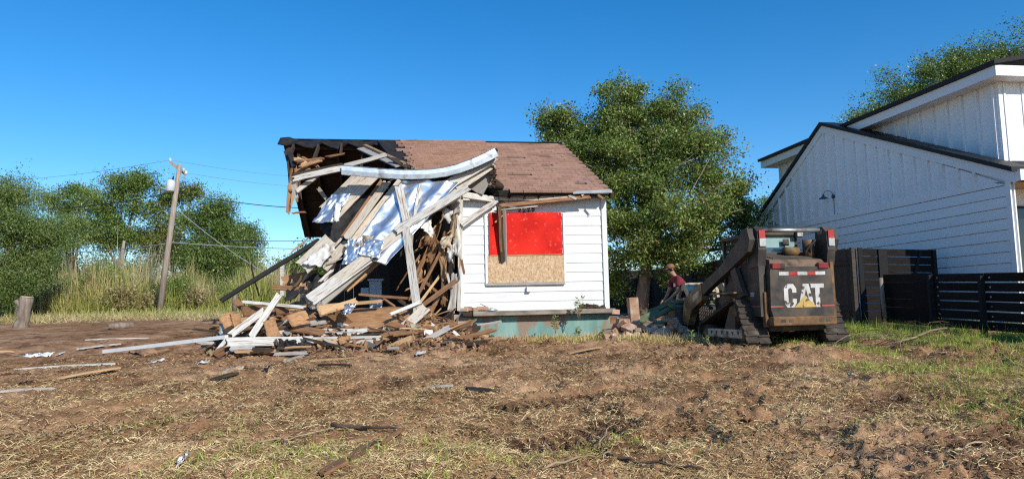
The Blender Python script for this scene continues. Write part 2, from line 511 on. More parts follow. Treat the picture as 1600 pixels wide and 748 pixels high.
def blades(name, x, y, length, width, tilt0, tilt1, mat, label, cat=None, lift=0.0, seg=2, droop=.5, zbase=None):
    n = len(x)
    yaw = RNG.uniform(0, 2 * math.pi, n); tilt = np.radians(RNG.uniform(tilt0, tilt1, n))
    L = length; W_ = width
    d = np.stack([np.cos(yaw) * np.cos(tilt), np.sin(yaw) * np.cos(tilt), np.sin(tilt)], -1)
    side = np.stack([-np.sin(yaw), np.cos(yaw), np.zeros(n)], -1)
    roll = RNG.uniform(-1.2, 1.2, n)
    upv = np.cross(d, side)
    side = side * np.cos(roll)[:, None] + upv * np.sin(roll)[:, None]
    z = (gnd(x, y) + fine(x, y) if zbase is None else zbase) + lift
    p = np.stack([x, y, z], -1)
    V = []
    for k in range(seg + 1):
        f = k / seg
        q = p + d * (L * f)[:, None]
        q[:, 2] -= L * droop * f * f * np.cos(tilt)
        if droop < 0.3: q = q + side * (np.sin(f * 2.5 + yaw) * L * .06)[:, None]
        if k < seg:
            w = (W_ * (1 - .6 * f))[:, None] * .5
            V += [q - side * w, q + side * w]
        else:
            V.append(q)
    V = np.stack(V, 1)
    per = V.shape[1]
    base = (np.arange(n) * per)[:, None]
    tris = []
    for k in range(seg - 1):
        a = 2 * k; tris += [[a, a + 1, a + 3], [a, a + 3, a + 2]]
    a = 2 * (seg - 1); tris.append([a, a + 1, a + 2])
    F = (base[:, None, :] + np.array(tris)[None]).reshape(-1, 3)
    return put(name, np_mesh(name, V.reshape(-1, 3), F), mat, kind='stuff', label=label)

STRAW = material('dead straw', (.50, .345, .155), (.78, .60, .32), 1.3, (1, 1, 1), .9, 0, spec=.05, island=.42, rand=0, trans=.15, world=True)
GREY_STRAW = material('grey brown litter', (.085, .044, .021), (.25, .145, .075), 1.5, (1, 1, 1), .95, 0, spec=.03, island=.5, rand=0, world=True)
GRASS = material('living grass', (.22, .33, .035), (.42, .51, .08), 1.2, (1, 1, 1), .6, 0, island=.4, rand=0, trans=.3, world=True)
YGRASS = material('yellow green grass', (.40, .39, .09), (.58, .50, .18), 1.2, (1, 1, 1), .7, 0, island=.35, rand=0, trans=.3, world=True)

def straw_layer():
    x, y = fan(760000, 4.1, 15.5, power=.9)
    c = fbm(x, y, 1.1, 130, 3); far = sst(8.5, 13.0, y)
    left = sst(1.0, -2.0, x)
    dens = sst(.40, .60, c) * (1 - .78 * far) * (1 - .55 * churn(x, y))
    dens = np.maximum(dens, .42 * (1 - .5 * far) + .35 * sst(7.6, 6.2, y) * sst(.38, .52, c)) * (1 - .4 * left * sst(7.5, 10, y))
    for a, b_, w in TRACKS:
        s, o, L_ = _seg(x, y, a, b_); dens = dens * (1 - .6 * sst(w / 2 + .1, w / 2, np.abs(o)) * (s > 0) * (s < L_))
    k = (RNG.random(len(x)) < dens) & HOUSE_CLEAR(x, y)
    x, y = x[k], y[k]; n = len(x)
    blades('dead_grass', x, y, RNG.gamma(2.0, .019, n) + .012, RNG.uniform(.003, .0085, n), -8, 45, STRAW,
           'dry tan straw and dead grass littering the torn up ground', lift=.006, droop=.25)
    x, y = fan(230000, 4.1, 16, power=.9)
    k = (RNG.random(len(x)) < sst(.42, .58, fbm(x, y, 1.25, 150, 3)) * (.35 + .65 * churn(x, y))) & HOUSE_CLEAR(x, y)
    x, y = x[k], y[k]; n = len(x)
    blades('dark_litter', x, y, RNG.gamma(2.5, .016, n) + .012, RNG.uniform(.005, .013, n), -8, 40, GREY_STRAW,
           'dark rotting grass roots and litter mixed into the soil', lift=.004, droop=.3)
    # living grass
    x, y = fan(420000, 4.1, 19, -46, 48, power=1.1)
    k = (RNG.random(len(x)) < green(x, y) * (.45 + .55 * sst(8, 11, y))) & HOUSE_CLEAR(x, y)
    x, y = x[k], y[k]; n = len(x)
    tall = .7 + .9 * sst(11.0, 13.2, y) * sst(5, 7, x)
    blades('grass', x, y, (RNG.gamma(4, .018, n) + .02) * tall, RNG.uniform(.005, .010, n), 25, 85, GRASS,
           'green grass growing in patches by the fence and in the foreground', seg=2, droop=.25)
    x, y = fan(160000, 4.1, 19, -46, 48, power=1.1)
    gr = green(x, y)
    k = (RNG.random(len(x)) < gr * .8) & HOUSE_CLEAR(x, y)
    x, y = x[k], y[k]; n = len(x)
    blades('yellow_grass', x, y, RNG.gamma(4, .016, n) + .02, RNG.uniform(.004, .009, n), 10, 75, YGRASS,
           'yellowing grass mixed into the green patches', seg=2, droop=.3)
straw_layer()

# ---- soil clods
def lumps(name, x, y, r, mat, label, zoff=.25, flat=.7):
    ico = bmesh.new(); bmesh.ops.create_icosphere(ico, subdivisions=1, radius=1)
    bv = np.array([v.co[:] for v in ico.verts]); bf = np.array([[v.index for v in f.verts] for f in ico.faces]); ico.free()
    n = len(x); nv = len(bv)
    jit = RNG.uniform(.35, 1.35, (n, nv, 1))
    sc = np.stack([RNG.uniform(.7, 1.4, n), RNG.uniform(.7, 1.4, n), np.full(n, flat)], -1)
    P = bv[None] * jit * sc[:, None, :] * r[:, None, None]
    a = RNG.uniform(0, 6.28, n); ca, sa = np.cos(a)[:, None], np.sin(a)[:, None]
    P = np.stack([P[..., 0] * ca - P[..., 1] * sa, P[..., 0] * sa + P[..., 1] * ca, P[..., 2]], -1)
    z = gnd(x, y) + fine(x, y) + r * zoff
    P = P + np.stack([x, y, z], -1)[:, None, :]
    F = (bf[None] + (np.arange(n) * nv)[:, None, None]).reshape(-1, 3)
    return put(name, np_mesh(name, P.reshape(-1, 3), F), mat, kind='stuff', label=label)

def clods():
    x, y = fan(26000, 4.1, 15, power=1.0)
    k = (RNG.random(len(x)) < .15 + .85 * churn(x, y) * sst(.4, .6, fbm(x, y, 1.3, 171, 3))) & HOUSE_CLEAR(x, y) & (green(x, y) < .4)
    x, y = x[k], y[k]
    lumps('soil_clods', x, y, RNG.gamma(1.6, .006, len(x)) + .004, SOIL, 'loose clods of brown soil turned up by the tracks')
clods()
# ================================================================== the half demolished house
HZ = R(8.9)
HM = Matrix.Translation((2.08, 16.05, 0)) @ Matrix.Rotation(HZ, 4, 'Z')
HI = HM.inverted()
house = thing('demolished_house', 'small white sided house half torn down with a brown shingle roof and boarded window', 'house',
              HM @ Matrix.Translation((-3.7, 0, .95)))

def hw(x, y, z):
    return HM @ Vector((x, y, z))

def hpart(name, mb, mat, M=HM, parent=None, **kw):
    return put(name, mb.mesh(name), mat, parent or house, M, **kw)

def hpl(name, a, b, w, t, mat, **kw):
    """board between two photo points given as (px, py, depth)"""
    return plank(name, at(*a), at(*b), w, t, W[mat] if isinstance(mat, str) else mat, kw.pop('parent', house), **kw)

TEAL = material('peeling teal paint on concrete', (.13, .27, .245), (.24, .38, .34), 3.0, (1, 1, .35), .85, .2, .01, rand=0, dirt=(.27, .20, .15), dscale=2.4, dlo=.545, dhi=.62)
PALEGREEN = material('pale green painted concrete', (.42, .52, .48), (.55, .62, .57), 3, (1, 1, 1), .85, .2, rand=0, dirt=(.38, .32, .27), dscale=2.5, dlo=.54, dhi=.64)
CONC = material('bare concrete', (.36, .30, .25), (.47, .41, .35), 5, (1, 1, 1), .9, .3, rand=.05, dirt=(.25, .19, .15), dscale=3, dlo=.55, dhi=.7)
LEDGE = material('dirty ledge slab', (.20, .165, .13), (.34, .29, .23), 5, (.6, 2, 2), .9, .35, rand=0, dirt=(.12, .095, .075), dscale=3, dlo=.5, dhi=.7)
SIDING = material('white metal siding', (.69, .69, .685), (.75, .75, .74), 1.2, (.5, 1, 3), .45, .05, .01, spec=.4, rand=.03, dirt=(.62, .59, .54), dscale=2.2, dlo=.52, dhi=.76)
TRIMW = material('white trim', (.70, .70, .68), (.80, .80, .78), 3, (1, 1, .4), .55, .1, rand=.05, dirt=(.45, .40, .35), dscale=3, dlo=.6, dhi=.72)
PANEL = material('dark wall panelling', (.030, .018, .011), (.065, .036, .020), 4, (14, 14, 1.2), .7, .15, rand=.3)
SHEATH = material('old wall sheathing', (.16, .10, .06), (.28, .19, .12), 4, (3, 3, 3), .9, .3, rand=.1)
SHINGLE = material('brown asphalt shingle', (.32, .185, .130), (.43, .265, .195), 40, (1, 1, 1), .95, .4, .006, spec=.15, rand=.0, island=.13, dirt=(.14, .085, .07), dscale=1.6, dlo=.58, dhi=.8)
FELT = material('black roof felt', (.012, .011, .011), (.03, .027, .025), 8, (1, 1, 1), .85, .3, rand=0)

# ---- foundation and floor
f = hpart('foundation', MB().box(-3.05, .06, 0, .28, .5, 1.44), TEAL, label='peeling teal painted foundation')
hpart('foundation', MB().bbox(-3.52, -3.054, -.04, .28, .5, 1.50, .02), CONC, label='bare concrete foundation end')
hpart('foundation', MB().box(-7.45, -3.524, 0, .25, .5, 1.22), PALEGREEN, label='pale green painted foundation under the collapsed half')
hpart('foundation_side', MB().box(-.20, .055, .284, 8.4, .5, 1.44), CONC)
hpart('foundation_back', MB().box(-7.45, -.204, 8.15, 8.4, .5, 1.44), CONC)
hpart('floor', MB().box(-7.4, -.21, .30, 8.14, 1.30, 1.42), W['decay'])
hpart('ledge', MB().bbox(-3.02, .13, -.24, .02, 1.452, 1.56, .02), LEDGE)
hpart('ledge', MB().bbox(-3.25, -2.72, -.20, .02, 1.445, 1.545, .03), W['decay'])

# ---- standing front wall
hpart('wall_sheathing', MB().box(-3.26, 0, .03, .14, 1.50, 4.06), SHEATH)
N_SID = 12
for i in range(N_SID):
    z0 = 1.545 + i * .208; h = .222
    x0, x1 = -3.20, -.055
    mb = MB()
    prof = [(.028, 0), (-.022, 0), (-.022, .010), (-.006, h), (.028, h)]
    mb.prism(prof, x0, x1, 'x')
    M = HM @ Matrix.Translation((0, random.uniform(-.002, .002), z0)) @ Matrix.Rotation(random.uniform(-.0012, .0012), 4, 'Y')
    put('siding_plank', mb.mesh('siding'), SIDING, house, M)
hpart('corner_trim', MB().box(-.06, .05, -.055, .06, 1.5, 4.02), TRIMW)
hpart('corner_trim', MB().box(-3.29, -3.19, -.055, .05, 1.5, 4.06), TRIMW)
# side and rear walls
hpart('side_wall', MB().prism([(.145, 1.44), (8.4, 1.44), (8.4, 4.1), (4.25, 6.05), (.145, 4.12)], -.15, -.01, 'x'), SIDING)
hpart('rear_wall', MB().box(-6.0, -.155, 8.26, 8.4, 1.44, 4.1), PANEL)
# inner partitions, board by board
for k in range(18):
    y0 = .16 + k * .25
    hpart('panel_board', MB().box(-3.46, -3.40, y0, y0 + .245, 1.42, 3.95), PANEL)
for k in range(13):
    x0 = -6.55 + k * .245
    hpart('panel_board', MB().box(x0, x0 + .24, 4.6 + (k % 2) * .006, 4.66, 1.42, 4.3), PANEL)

# ---- boarded window
RED = material('red paint on chipboard', (.54, .013, .008), (.76, .028, .016), 1.8, (1, 1, 1), .7, .1, rand=0, spec=.12, dirt=(.78, .13, .09), dscale=11, dlo=.60, dhi=.74)
def osb_mat():
    m = material('oriented strand board', (.42, .27, .15), (.60, .43, .26), 7, (1, 1, 1), .8, 0, rand=0)
    t = m.node_tree; b = [n for n in t.nodes if n.type == 'BSDF_PRINCIPLED'][0]
    tc = t.nodes.new('ShaderNodeTexCoord'); cols = []
    prev = None
    for k, (ang, sc) in enumerate(((.6, (60, 60, 17)), (-.8, (19, 60, 55)), (.1, (40, 50, 22)))):
        mp = t.nodes.new('ShaderNodeMapping'); mp.inputs['Rotation'].default_value = (0, ang, 0); mp.inputs['Scale'].default_value = sc
        vo = t.nodes.new('ShaderNodeTexVoronoi'); vo.inputs['Scale'].default_value = 1.0
        t.links.new(tc.outputs['Object'], mp.inputs[0]); t.links.new(mp.outputs[0], vo.inputs['Vector'])
        rp = t.nodes.new('ShaderNodeValToRGB'); cr = rp.color_ramp
        cr.elements[0].color = (.20, .10, .045, 1); cr.elements[1].color = (.78, .62, .42, 1)
        e = cr.elements.new(.25); e.color = (.42, .25, .13, 1); e = cr.elements.new(.6); e.color = (.60, .42, .25, 1)
        t.links.new(vo.outputs['Color'], rp.inputs[0])
        if prev is None: prev = rp.outputs[0]
        else:
            mx = t.nodes.new('ShaderNodeMix'); mx.data_type = 'RGBA'; mx.inputs['Factor'].default_value = .45
            t.links.new(prev, mx.inputs['A']); t.links.new(rp.outputs[0], mx.inputs['B']); prev = mx.outputs['Result']
    t.links.new(prev, b.inputs['Base Color'])
    return m
OSB = osb_mat()
def hx(px, py):
    """wall coordinates (x, z) of a pixel on the front wall"""
    lo, hi = 10.0, 22.0
    for _ in range(40):
        mid = (lo + hi) / 2
        if (HI @ at(px, py, mid)).y < -.06: lo = mid
        else: hi = mid
    q = HI @ at(px, py, lo); return q.x, q.z
xa, za = hx(763, 442); xb, zb = hx(881, 398); xc, zc = hx(764, 333); xd, zd = hx(877, 332)
wb = hpart('window_board', MB().box(xa, xb, -.062, -.036, za, zb), OSB, label='bare chipboard lower half of the boarded window')
hpart('window_board', MB().box(xc, xd, -.066, -.037, zb - .01, zd), RED, label='red painted board over the window')
hpart('window_trim', MB().box(xa - .03, xb + .01, -.078, -.035, za - .055, za - .003), W['grey'])
hpart('window_trim', MB().box(xb + .003, xb + .035, -.055, -.035, za, zd), TRIMW)
hpart('window_trim', MB().box(xa - .055, xa - .003, -.055, -.035, za - .05, zd + .02), TRIMW)
for i in range(9):
    fx = xc + (xd - xc) * (i % 5 + .12) / 4.3; fz = (zd - .04) if i < 5 else (za + .03)
    hpart('screw', MB().tube([(fx, -.0685, fz), (fx, -.064, fz)], .012, 8), GALV)
plank('edge_splinter', hw(xa + .02, -.07, zb - .004), hw(xb - .03, -.07, zb + .006), .02, .008, W['raw'], house, rag=.05)
# outlet bracket on the siding and its little flange
xo, zo = hx(826, 452)
hpart('wall_bracket', MB().box(xo - .045, xo + .05, -.10, -.032, zo - .05, zo - .025).box(xo - .045, xo - .02, -.10, -.032, zo - .025, zo + .06), TRIMW)

# ---- house number 2225 (each numeral a part)
def glyph(ch, size, depth=.008):
    cu = bpy.data.curves.new('glyph', 'FONT'); cu.body = ch; cu.size = size; cu.extrude = depth; cu.offset = size * .012
    o = bpy.data.objects.new('glyph', cu); col.objects.link(o)
    bpy.context.view_layer.update()
    m = bpy.data.meshes.new_from_object(o.evaluated_get(bpy.context.evaluated_depsgraph_get()))
    bpy.data.objects.remove(o); return m
BLACKP = material('black paint', (.015, .015, .015), None, 5, (1, 1, 1), .5, 0, rand=0)
for ch, px, py in (('2', 809.5, 330.5), ('2', 816.5, 331), ('2', 823.5, 330), ('5', 830.5, 330)):
    x, z = hx(px, py)
    put('house_number', glyph(ch, .155), BLACKP, house, HM @ Matrix.Translation((x, -.045, z)) @ Matrix.Rotation(R(90), 4, 'X') @ Matrix.Rotation(R(-6), 4, 'Z'))

# ---- standing part of the front roof slope
RZ, RY, EY, EZ = 6.26, 4.25, -.35, 4.12
def rp(x, s, h=0.0):
    return Vector((x, RY + (EY - RY) * s, RZ + (EZ - RZ) * s)) + Vector((0, -.4215, .907)) * h
def slab(pts, t):
    a = [rp(x, s, 0) for x, s in pts]; b = [rp(x, s, -t) for x, s in pts]; n = len(pts)
    return MB().add(a + b, [list(range(n))[::-1], list(range(n, 2 * n))] + [[i, (i + 1) % n, n + (i + 1) % n, n + i] for i in range(n)])
hpart('roof_deck', slab([(.08, 0), (.08, 1), (-2.42, 1), (-5.1, 0)], .09), FELT)
hpart('verge_trim', slab([(.11, -.004), (.11, 1.01), (.072, 1.01), (.072, -.004)], .15), W['decay'])

shingles = []          # (s, corner list, local frame)
def tab(c4, nrm, lift, th=.018):
    a = [p + nrm * (lift[i]) for i, p in enumerate(c4)]; b = [p - nrm * .004 for p in c4]
    a = [p + nrm * th for p in a]
    return a + b
NC = 26
missing = {(9, 5), (9, 6), (13, 8), (18, 5), (18, 6), (13, 3), (22, 1), (7, 11), (4, 9), (4, 10)}
for k in range(NC):
    s0, s1 = k / NC, (k + 1.32) / NC
    x = .10 - (0 if k % 2 else .14); i = 0
    while x > -5.2:
        x2 = x - .285
        lim = -5.05 + 2.66 * (k + .5) / NC
        if x2 > lim and (k, i) not in missing:
            n = Vector((0, -.4215, .907)); dz = random.uniform(-.003, .006)
            lift = [.004, .004, .030 + dz, .030 + dz]
            jx = random.uniform(-.004, .004)
            c4 = [rp(x - .006 + jx, s0), rp(x2 + jx, s0), rp(x2 + jx, min(s1, 1.012)), rp(x - .006 + jx, min(s1, 1.012))]
            shingles.append((s0, tab(c4, n, lift)))
        x = x2; i += 1

# ---- torn flap of roof, its eave pushed up and its gutter still on
GPTS = [(776, 231, 15.05), (752, 243, 15.0), (725, 254, 14.95), (690, 263, 14.9), (650, 266, 14.85), (610, 265, 14.8), (570, 262, 14.75), (535, 259, 14.7)]
GW = [at(*p) for p in GPTS]
def gcurve(pts, f):
    f = max(0, min(.9999, f)) * (len(pts) - 1); i = int(f); r = f - i
    p0, p1, p2, p3 = pts[max(i - 1, 0)], pts[i], pts[i + 1], pts[min(i + 2, len(pts) - 1)]
    return .5 * ((2 * p1) + (p2 - p0) * r + (2 * p0 - 5 * p1 + 4 * p2 - p3) * r * r + (3 * p1 - p0 - 3 * p2 + p3) * r ** 3)
def flap(a, s):
    """a 0 (right) .. 1 (left), s 0 (ridge) .. 1 (gutter); world"""
    top = hw(-2.15 - 3.0 * a, RY - .02, RZ + .05)
    bot = gcurve(GW, a * .58)
    p = top.lerp(bot, s)
    p.z -= .22 * math.sin(math.pi * s) * (1 - .4 * a)
    return p
def flap_n(a, s):
    e = .02
    n = (flap(a, s + e) - flap(a, s - e)).cross(flap(a - e, s) - flap(a + e, s)).normalized()
    return n if n.z > 0 else -n
mb = MB(); na, ns = 8, 8
vs, fs = [], []
for i in range(na + 1):
    for j in range(ns + 1):
        p, n = flap(i / na, j / ns), flap_n(i / na, j / ns)
        rag = .06 * random.random() if i in (0, na) else 0
        vs += [p, p - n * .07]
for i in range(na):
    for j in range(ns):
        a, b, c, d = [2 * ((i + di) * (ns + 1) + j + dj) for di, dj in ((0, 0), (1, 0), (1, 1), (0, 1))]
        fs += [[a, b, c, d], [a + 1, d + 1, c + 1, b + 1]]
for j in range(ns):
    for i in (0, na):
        a, d = 2 * (i * (ns + 1) + j), 2 * (i * (ns + 1) + j + 1); fs.append([a, d, d + 1, a + 1])
for i in range(na):
    for j in (0, ns):
        a, b = 2 * (i * (ns + 1) + j), 2 * ((i + 1) * (ns + 1) + j); fs.append([a, b, b + 1, a + 1])
hpart('roof_flap', MB().add(vs, fs), FELT, M=I4, label='torn flap of roof bent up at its eave')
for k in range(NC):
    s0, s1 = k / NC, min((k + 1.32) / NC, 1.004)
    nt = 10; off = .5 if k % 2 else 0
    for i in range(-1, nt + 1):
        a0, a1 = max(0, (i + off) / nt), min(1, (i + 1 + off) / nt)
        edge = .80 + .18 * (s0) + .04 * math.sin(k * 2.3)
        if a1 - a0 < .02 or a1 > edge + .03: continue
        c4 = [flap(a0 + .002, s0), flap(a1, s0), flap(a1, s1), flap(a0 + .002, s1)]
        n = flap_n((a0 + a1) / 2, (s0 + s1) / 2)
        dz = random.uniform(0, .01)
        shingles.append((s0 + .05, [HI @ p for p in tab(c4, n, [.004, .004, .03 + dz, .03 + dz])]))
shingles.sort(key=lambda q: -q[0])
TF = [[0, 1, 2, 3], [7, 6, 5, 4], [0, 4, 5, 1], [1, 5, 6, 2], [2, 6, 7, 3], [3, 7, 4, 0]]
rest = MB()
for i, (s0, v8) in enumerate(shingles):
    if i < 290:
        hpart('shingle', MB().add(v8, TF), SHINGLE)
    else:
        rest.add(v8, TF)
hpart('upper_shingles', rest, SHINGLE, kind='stuff')
# ragged felt and lath sticking out along the flap's left edge
for j in range(9):
    s = .05 + j * .1
    p = flap(.82 + .12 * s, s); q = p + Vector((-random.uniform(.15, .45), random.uniform(-.1, .1), random.uniform(-.06, .03)))
    plank('lath', p, q, random.uniform(.05, .12), .015, W[random.choice(['decay', 'brown', 'dark'])], house, n=(0, -.4, .9), rag=.05)

# ---- gutter along the flap: an open U channel swept along its bent eave
def sweep(path, prof, up=Vector((0, 0, 1))):
    vs, fs = [], []; n = len(prof)
    for i, p in enumerate(path):
        d = (path[min(i + 1, len(path) - 1)] - path[max(i - 1, 0)]).normalized()
        out = d.cross(up).normalized()
        if out.y > 0: out = -out
        u2 = up - d * up.dot(d); u2.normalize()
        for a, b in prof: vs.append(p + out * a + u2 * b)
    for i in range(len(path) - 1):
        for k in range(n): fs.append([i * n + k, i * n + (k + 1) % n, (i + 1) * n + (k + 1) % n, (i + 1) * n + k])
    fs.append(list(range(n))); fs.append([(len(path) - 1) * n + k for k in range(n)][::-1])
    return MB().add(vs, fs)
UP = [(-.01, -.03), (.13, -.042), (.142, .05), (.13, .14), (.15, .15), (.135, .157), (.116, .145), (.128, .05), (.118, -.03), (-.01, -.018)]
path = [gcurve(GW, i / 44) + Vector((0, 0, random.uniform(-.004, .004))) for i in range(45)]
path = [p + Vector((0, -.02, -.17)) for p in path]
hpart('gutter', sweep(path, UP), GALV, M=I4, label='bent grey metal gutter along the raised eave')
hpart('fascia_board', sweep([p + Vector((0, .035, -.02)) for p in path], [(0, 0), (.03, 0), (.03, .15), (0, .15)]), W['decay'], M=I4)
# broken white eave boards carrying on to the left
hpl('fascia_board', (541, 262, 14.66), (455, 281, 14.5), .12, .035, 'white', rag=.08, bow=.03)
hpl('fascia_board', (607, 241, 15.9), (470, 276, 14.6), .10, .04, 'grey', rag=.1, bow=-.03)
hpl('fascia_board', (540, 256, 14.9), (452, 275, 14.55), .07, .04, 'decay', rag=.1)
hpl('soffit_board', (460, 284, 14.5), (492, 274, 15.2), .16, .03, 'cream', n=(0, -.5, -1), rag=.08)
hpl('soffit_board', (462, 300, 14.52), (497, 273, 15.0), .10, .03, 'cream', rag=.05)
hpl('soffit_board', (458, 282, 14.55), (463, 312, 14.6), .10, .03, 'grey', rag=.06)
hpl('eave_post', (496, 292, 15.2), (524, 330, 15.3), .08, .05, 'grey', rag=.05)

# ---- rear slope, seen from below through the opening: boards and rafters
def bp(x, s, h=0.0):
    return Vector((x, RY + 4.6 * s, RZ - 2.14 * s)) + Vector((0, .4215, .907)) * h
NB = 12
for k in range(NB):
    s0, s1 = k / NB + .002, (k + 1) / NB - .004
    xl = -7.62 + random.uniform(-.06, .05)
    a = [bp(xl, s0), bp(.08, s0), bp(.08, s1), bp(xl, s1)]; b = [bp(xl, s0, .03), bp(.08, s0, .03), bp(.08, s1, .03), bp(xl, s1, .03)]
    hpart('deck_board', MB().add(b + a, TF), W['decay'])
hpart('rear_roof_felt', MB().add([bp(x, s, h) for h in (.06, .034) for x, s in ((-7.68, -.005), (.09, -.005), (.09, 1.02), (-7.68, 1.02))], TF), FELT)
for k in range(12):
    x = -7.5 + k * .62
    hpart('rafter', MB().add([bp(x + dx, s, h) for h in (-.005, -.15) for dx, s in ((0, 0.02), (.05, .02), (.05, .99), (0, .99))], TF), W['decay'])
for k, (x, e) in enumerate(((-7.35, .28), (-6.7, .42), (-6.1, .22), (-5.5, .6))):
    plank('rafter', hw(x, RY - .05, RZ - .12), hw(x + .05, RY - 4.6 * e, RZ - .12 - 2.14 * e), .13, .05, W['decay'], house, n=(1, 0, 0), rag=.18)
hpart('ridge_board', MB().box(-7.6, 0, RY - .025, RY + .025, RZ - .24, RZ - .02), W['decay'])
# black felt folded over the bare ridge
pts = []
ridge = [hw(-7.72 + 2.75 * i / 12, RY, RZ + .03 + (.05 if i in (0, 1) else 0) + .025 * math.sin(i * 1.7)) for i in range(13)]
vs, fs = [], []
for i, p in enumerate(ridge):
    dr = .22 + .08 * math.sin(i * 2.1)
    vs += [p + Vector((0, -.26, -dr)), p + Vector((0, -.02, .0)), p + Vector((.03, .4, -.16)), p + Vector((0, .4, -.19)), p + Vector((0, 0, -.035)), p + Vector((0, -.24, -dr - .02))]
for i in range(12):
    for k in range(6): fs.append([i * 6 + k, i * 6 + (k + 1) % 6, i * 6 + 6 + (k + 1) % 6, i * 6 + 6 + k])
fs += [list(range(6)), [72 + k for k in range(6)][::-1]]
hpart('ridge_felt', MB().add(vs, fs), TAR, M=I4, label='black felt folded over the bare ridge')
# grey verge piece with dark laths at the left edge of the flap
hpl('verge_board', (566, 231, 18.6), (629, 259, 15.15), .30, .03, 'grey', n=(0, -.6, .8), rag=.06)
hpl('verge_board', (570, 227, 18.7), (633, 256, 15.1), .07, .05, 'raw', n=(0, -.6, .8), rag=.06)
for i in range(6):
    f = .12 + i * .14
    a = at(566 + 63 * f, 229 + 28 * f, 18.5 - 3.4 * f)
    plank('lath', a, a + Vector((.05, -.1, -.26)), .05, .03, W['dark'], house, rag=.04)
hpl('lath', (640, 262, 14.95), (612, 246, 15.7), .16, .02, 'decay', n=(0, -.5, .8), rag=.15)
hpart('roof_vent', MB().tube([hw(-4.05, RY + .2, RZ - .15), hw(-4.05, RY + .2, RZ + .09)], .07, 12).tube([hw(-4.05, RY + .2, RZ + .085), hw(-4.05, RY + .2, RZ + .13)], [.12, .05], 12), GALV, M=I4)

# ---- splintered left gable hanging from the ridge
gab = [((452, 236, 17.6), (462, 268, 16.9), .12, 'dark'), ((448, 232, 17.9), (458, 262, 17.2), .2, 'decay'), ((456, 262, 16.9), (452, 330, 16.6), .07, 'brown'), ((462, 258, 16.8), (464, 318, 16.5), .06, 'brown'),
       ((453, 285, 16.7), (450, 336, 16.6), .10, 'orange'), ((460, 290, 16.6), (455, 325, 16.6), .05, 'raw'), ((466, 268, 16.7), (470, 312, 16.6), .05, 'decay'),
       ((448, 297, 16.65), (462, 299, 16.6), .05, 'brown'), ((462, 252, 16.8), (506, 247, 17.4), .10, 'brown'), ((466, 262, 16.5), (505, 250, 17.3), .09, 'orange'), ((470, 245, 17.0), (500, 262, 17.2), .08, 'brown'),
       ((458, 246, 17.1), (480, 258, 16.9), .14, 'raw'), ((460, 270, 16.7), (488, 262, 17.0), .12, 'orange'), ((467, 240, 17.4), (462, 300, 16.7), .08, 'decay'), ((455, 333, 16.5), (482, 332, 16.7), .035, 'brown'),
       ((508, 246, 17.5), (540, 240, 18.0), .06, 'brown'), ((452, 250, 17.3), (456, 300, 16.8), .12, 'decay')]
for a, b, w, m in gab:
    hpl('gable_splinter', a, b, w, .03, m, twist=random.uniform(-.5, .5), rag=.12, bow=random.uniform(-.03, .03))

# ---- ceiling boards and sheathing torn down on the slant, still hanging
hang = [
    # from, to, width, material, name
    ((578, 264, 15.25), (512, 332, 14.95), .19, 'cream', 'ceiling_board'), ((594, 266, 15.25), (524, 338, 14.95), .19, 'cream', 'ceiling_board'),
    ((566, 262, 15.3), (500, 328, 15.0), .10, 'cream', 'ceiling_board'),
    ((606, 282, 15.1), (540, 374, 14.6), .15, 'cream', 'rafter'), ((598, 280, 15.2), (534, 372, 14.75), .07, 'brown', 'rafter'),
    ((632, 284, 15.2), (545, 392, 14.7), .30, 'cream', 'ceiling_board'),
    ((776, 243, 15.15), (694, 292, 14.9), .22, 'white', 'soffit_board'), ((773, 256, 15.3), (712, 297, 15.0), .16, 'cream', 'soffit_board'),
    ((757, 262, 15.5), (735, 300, 15.4), .55, 'grey', 'soffit_board'),
    ((735, 290, 14.85), (616, 362, 14.45), .17, 'white', 'fallen_joist'), ((716, 300, 15.0), (636, 346, 14.7), .30, 'cream', 'ceiling_board'),
    ((640, 352, 14.6), (520, 443, 14.2), .20, 'cream', 'fallen_joist'), ((615, 372, 14.6), (483, 470, 14.0), .26, 'white', 'fallen_joist'), ((603, 384, 14.7), (500, 474, 14.1), .20, 'grey', 'fallen_joist'),
    ((592, 398, 14.8), (535, 452, 14.4), .12, 'brown', 'fallen_joist'), ((610, 392, 14.9), (540, 455, 14.5), .08, 'raw', 'fallen_joist'),
    ((622, 288, 14.7), (637, 352, 14.55), .16, 'white', 'stud'), ((634, 352, 14.5), (654, 496, 14.2), .16, 'white', 'stud'),
    ((657, 286, 14.8), (646, 345, 14.6), .05, 'white', 'pipe'), ((646, 345, 14.6), (641, 400, 14.6), .05, 'grey', 'pipe'),
    ((520, 372, 14.7), (470, 420, 14.35), .36, 'cream', 'ceiling_board'), ((545, 378, 14.8), (505, 420, 14.5), .20, 'cream', 'ceiling_board'),
    ((522, 420, 14.3), (497, 442, 14.2), .05, 'white', 'lath'),
]
for a, b, w, m, nm in hang:
    hpl(nm, a, b, w, .035, m, rag=.07, bow=random.uniform(-.03, .03), twist=random.uniform(-.12, .12))
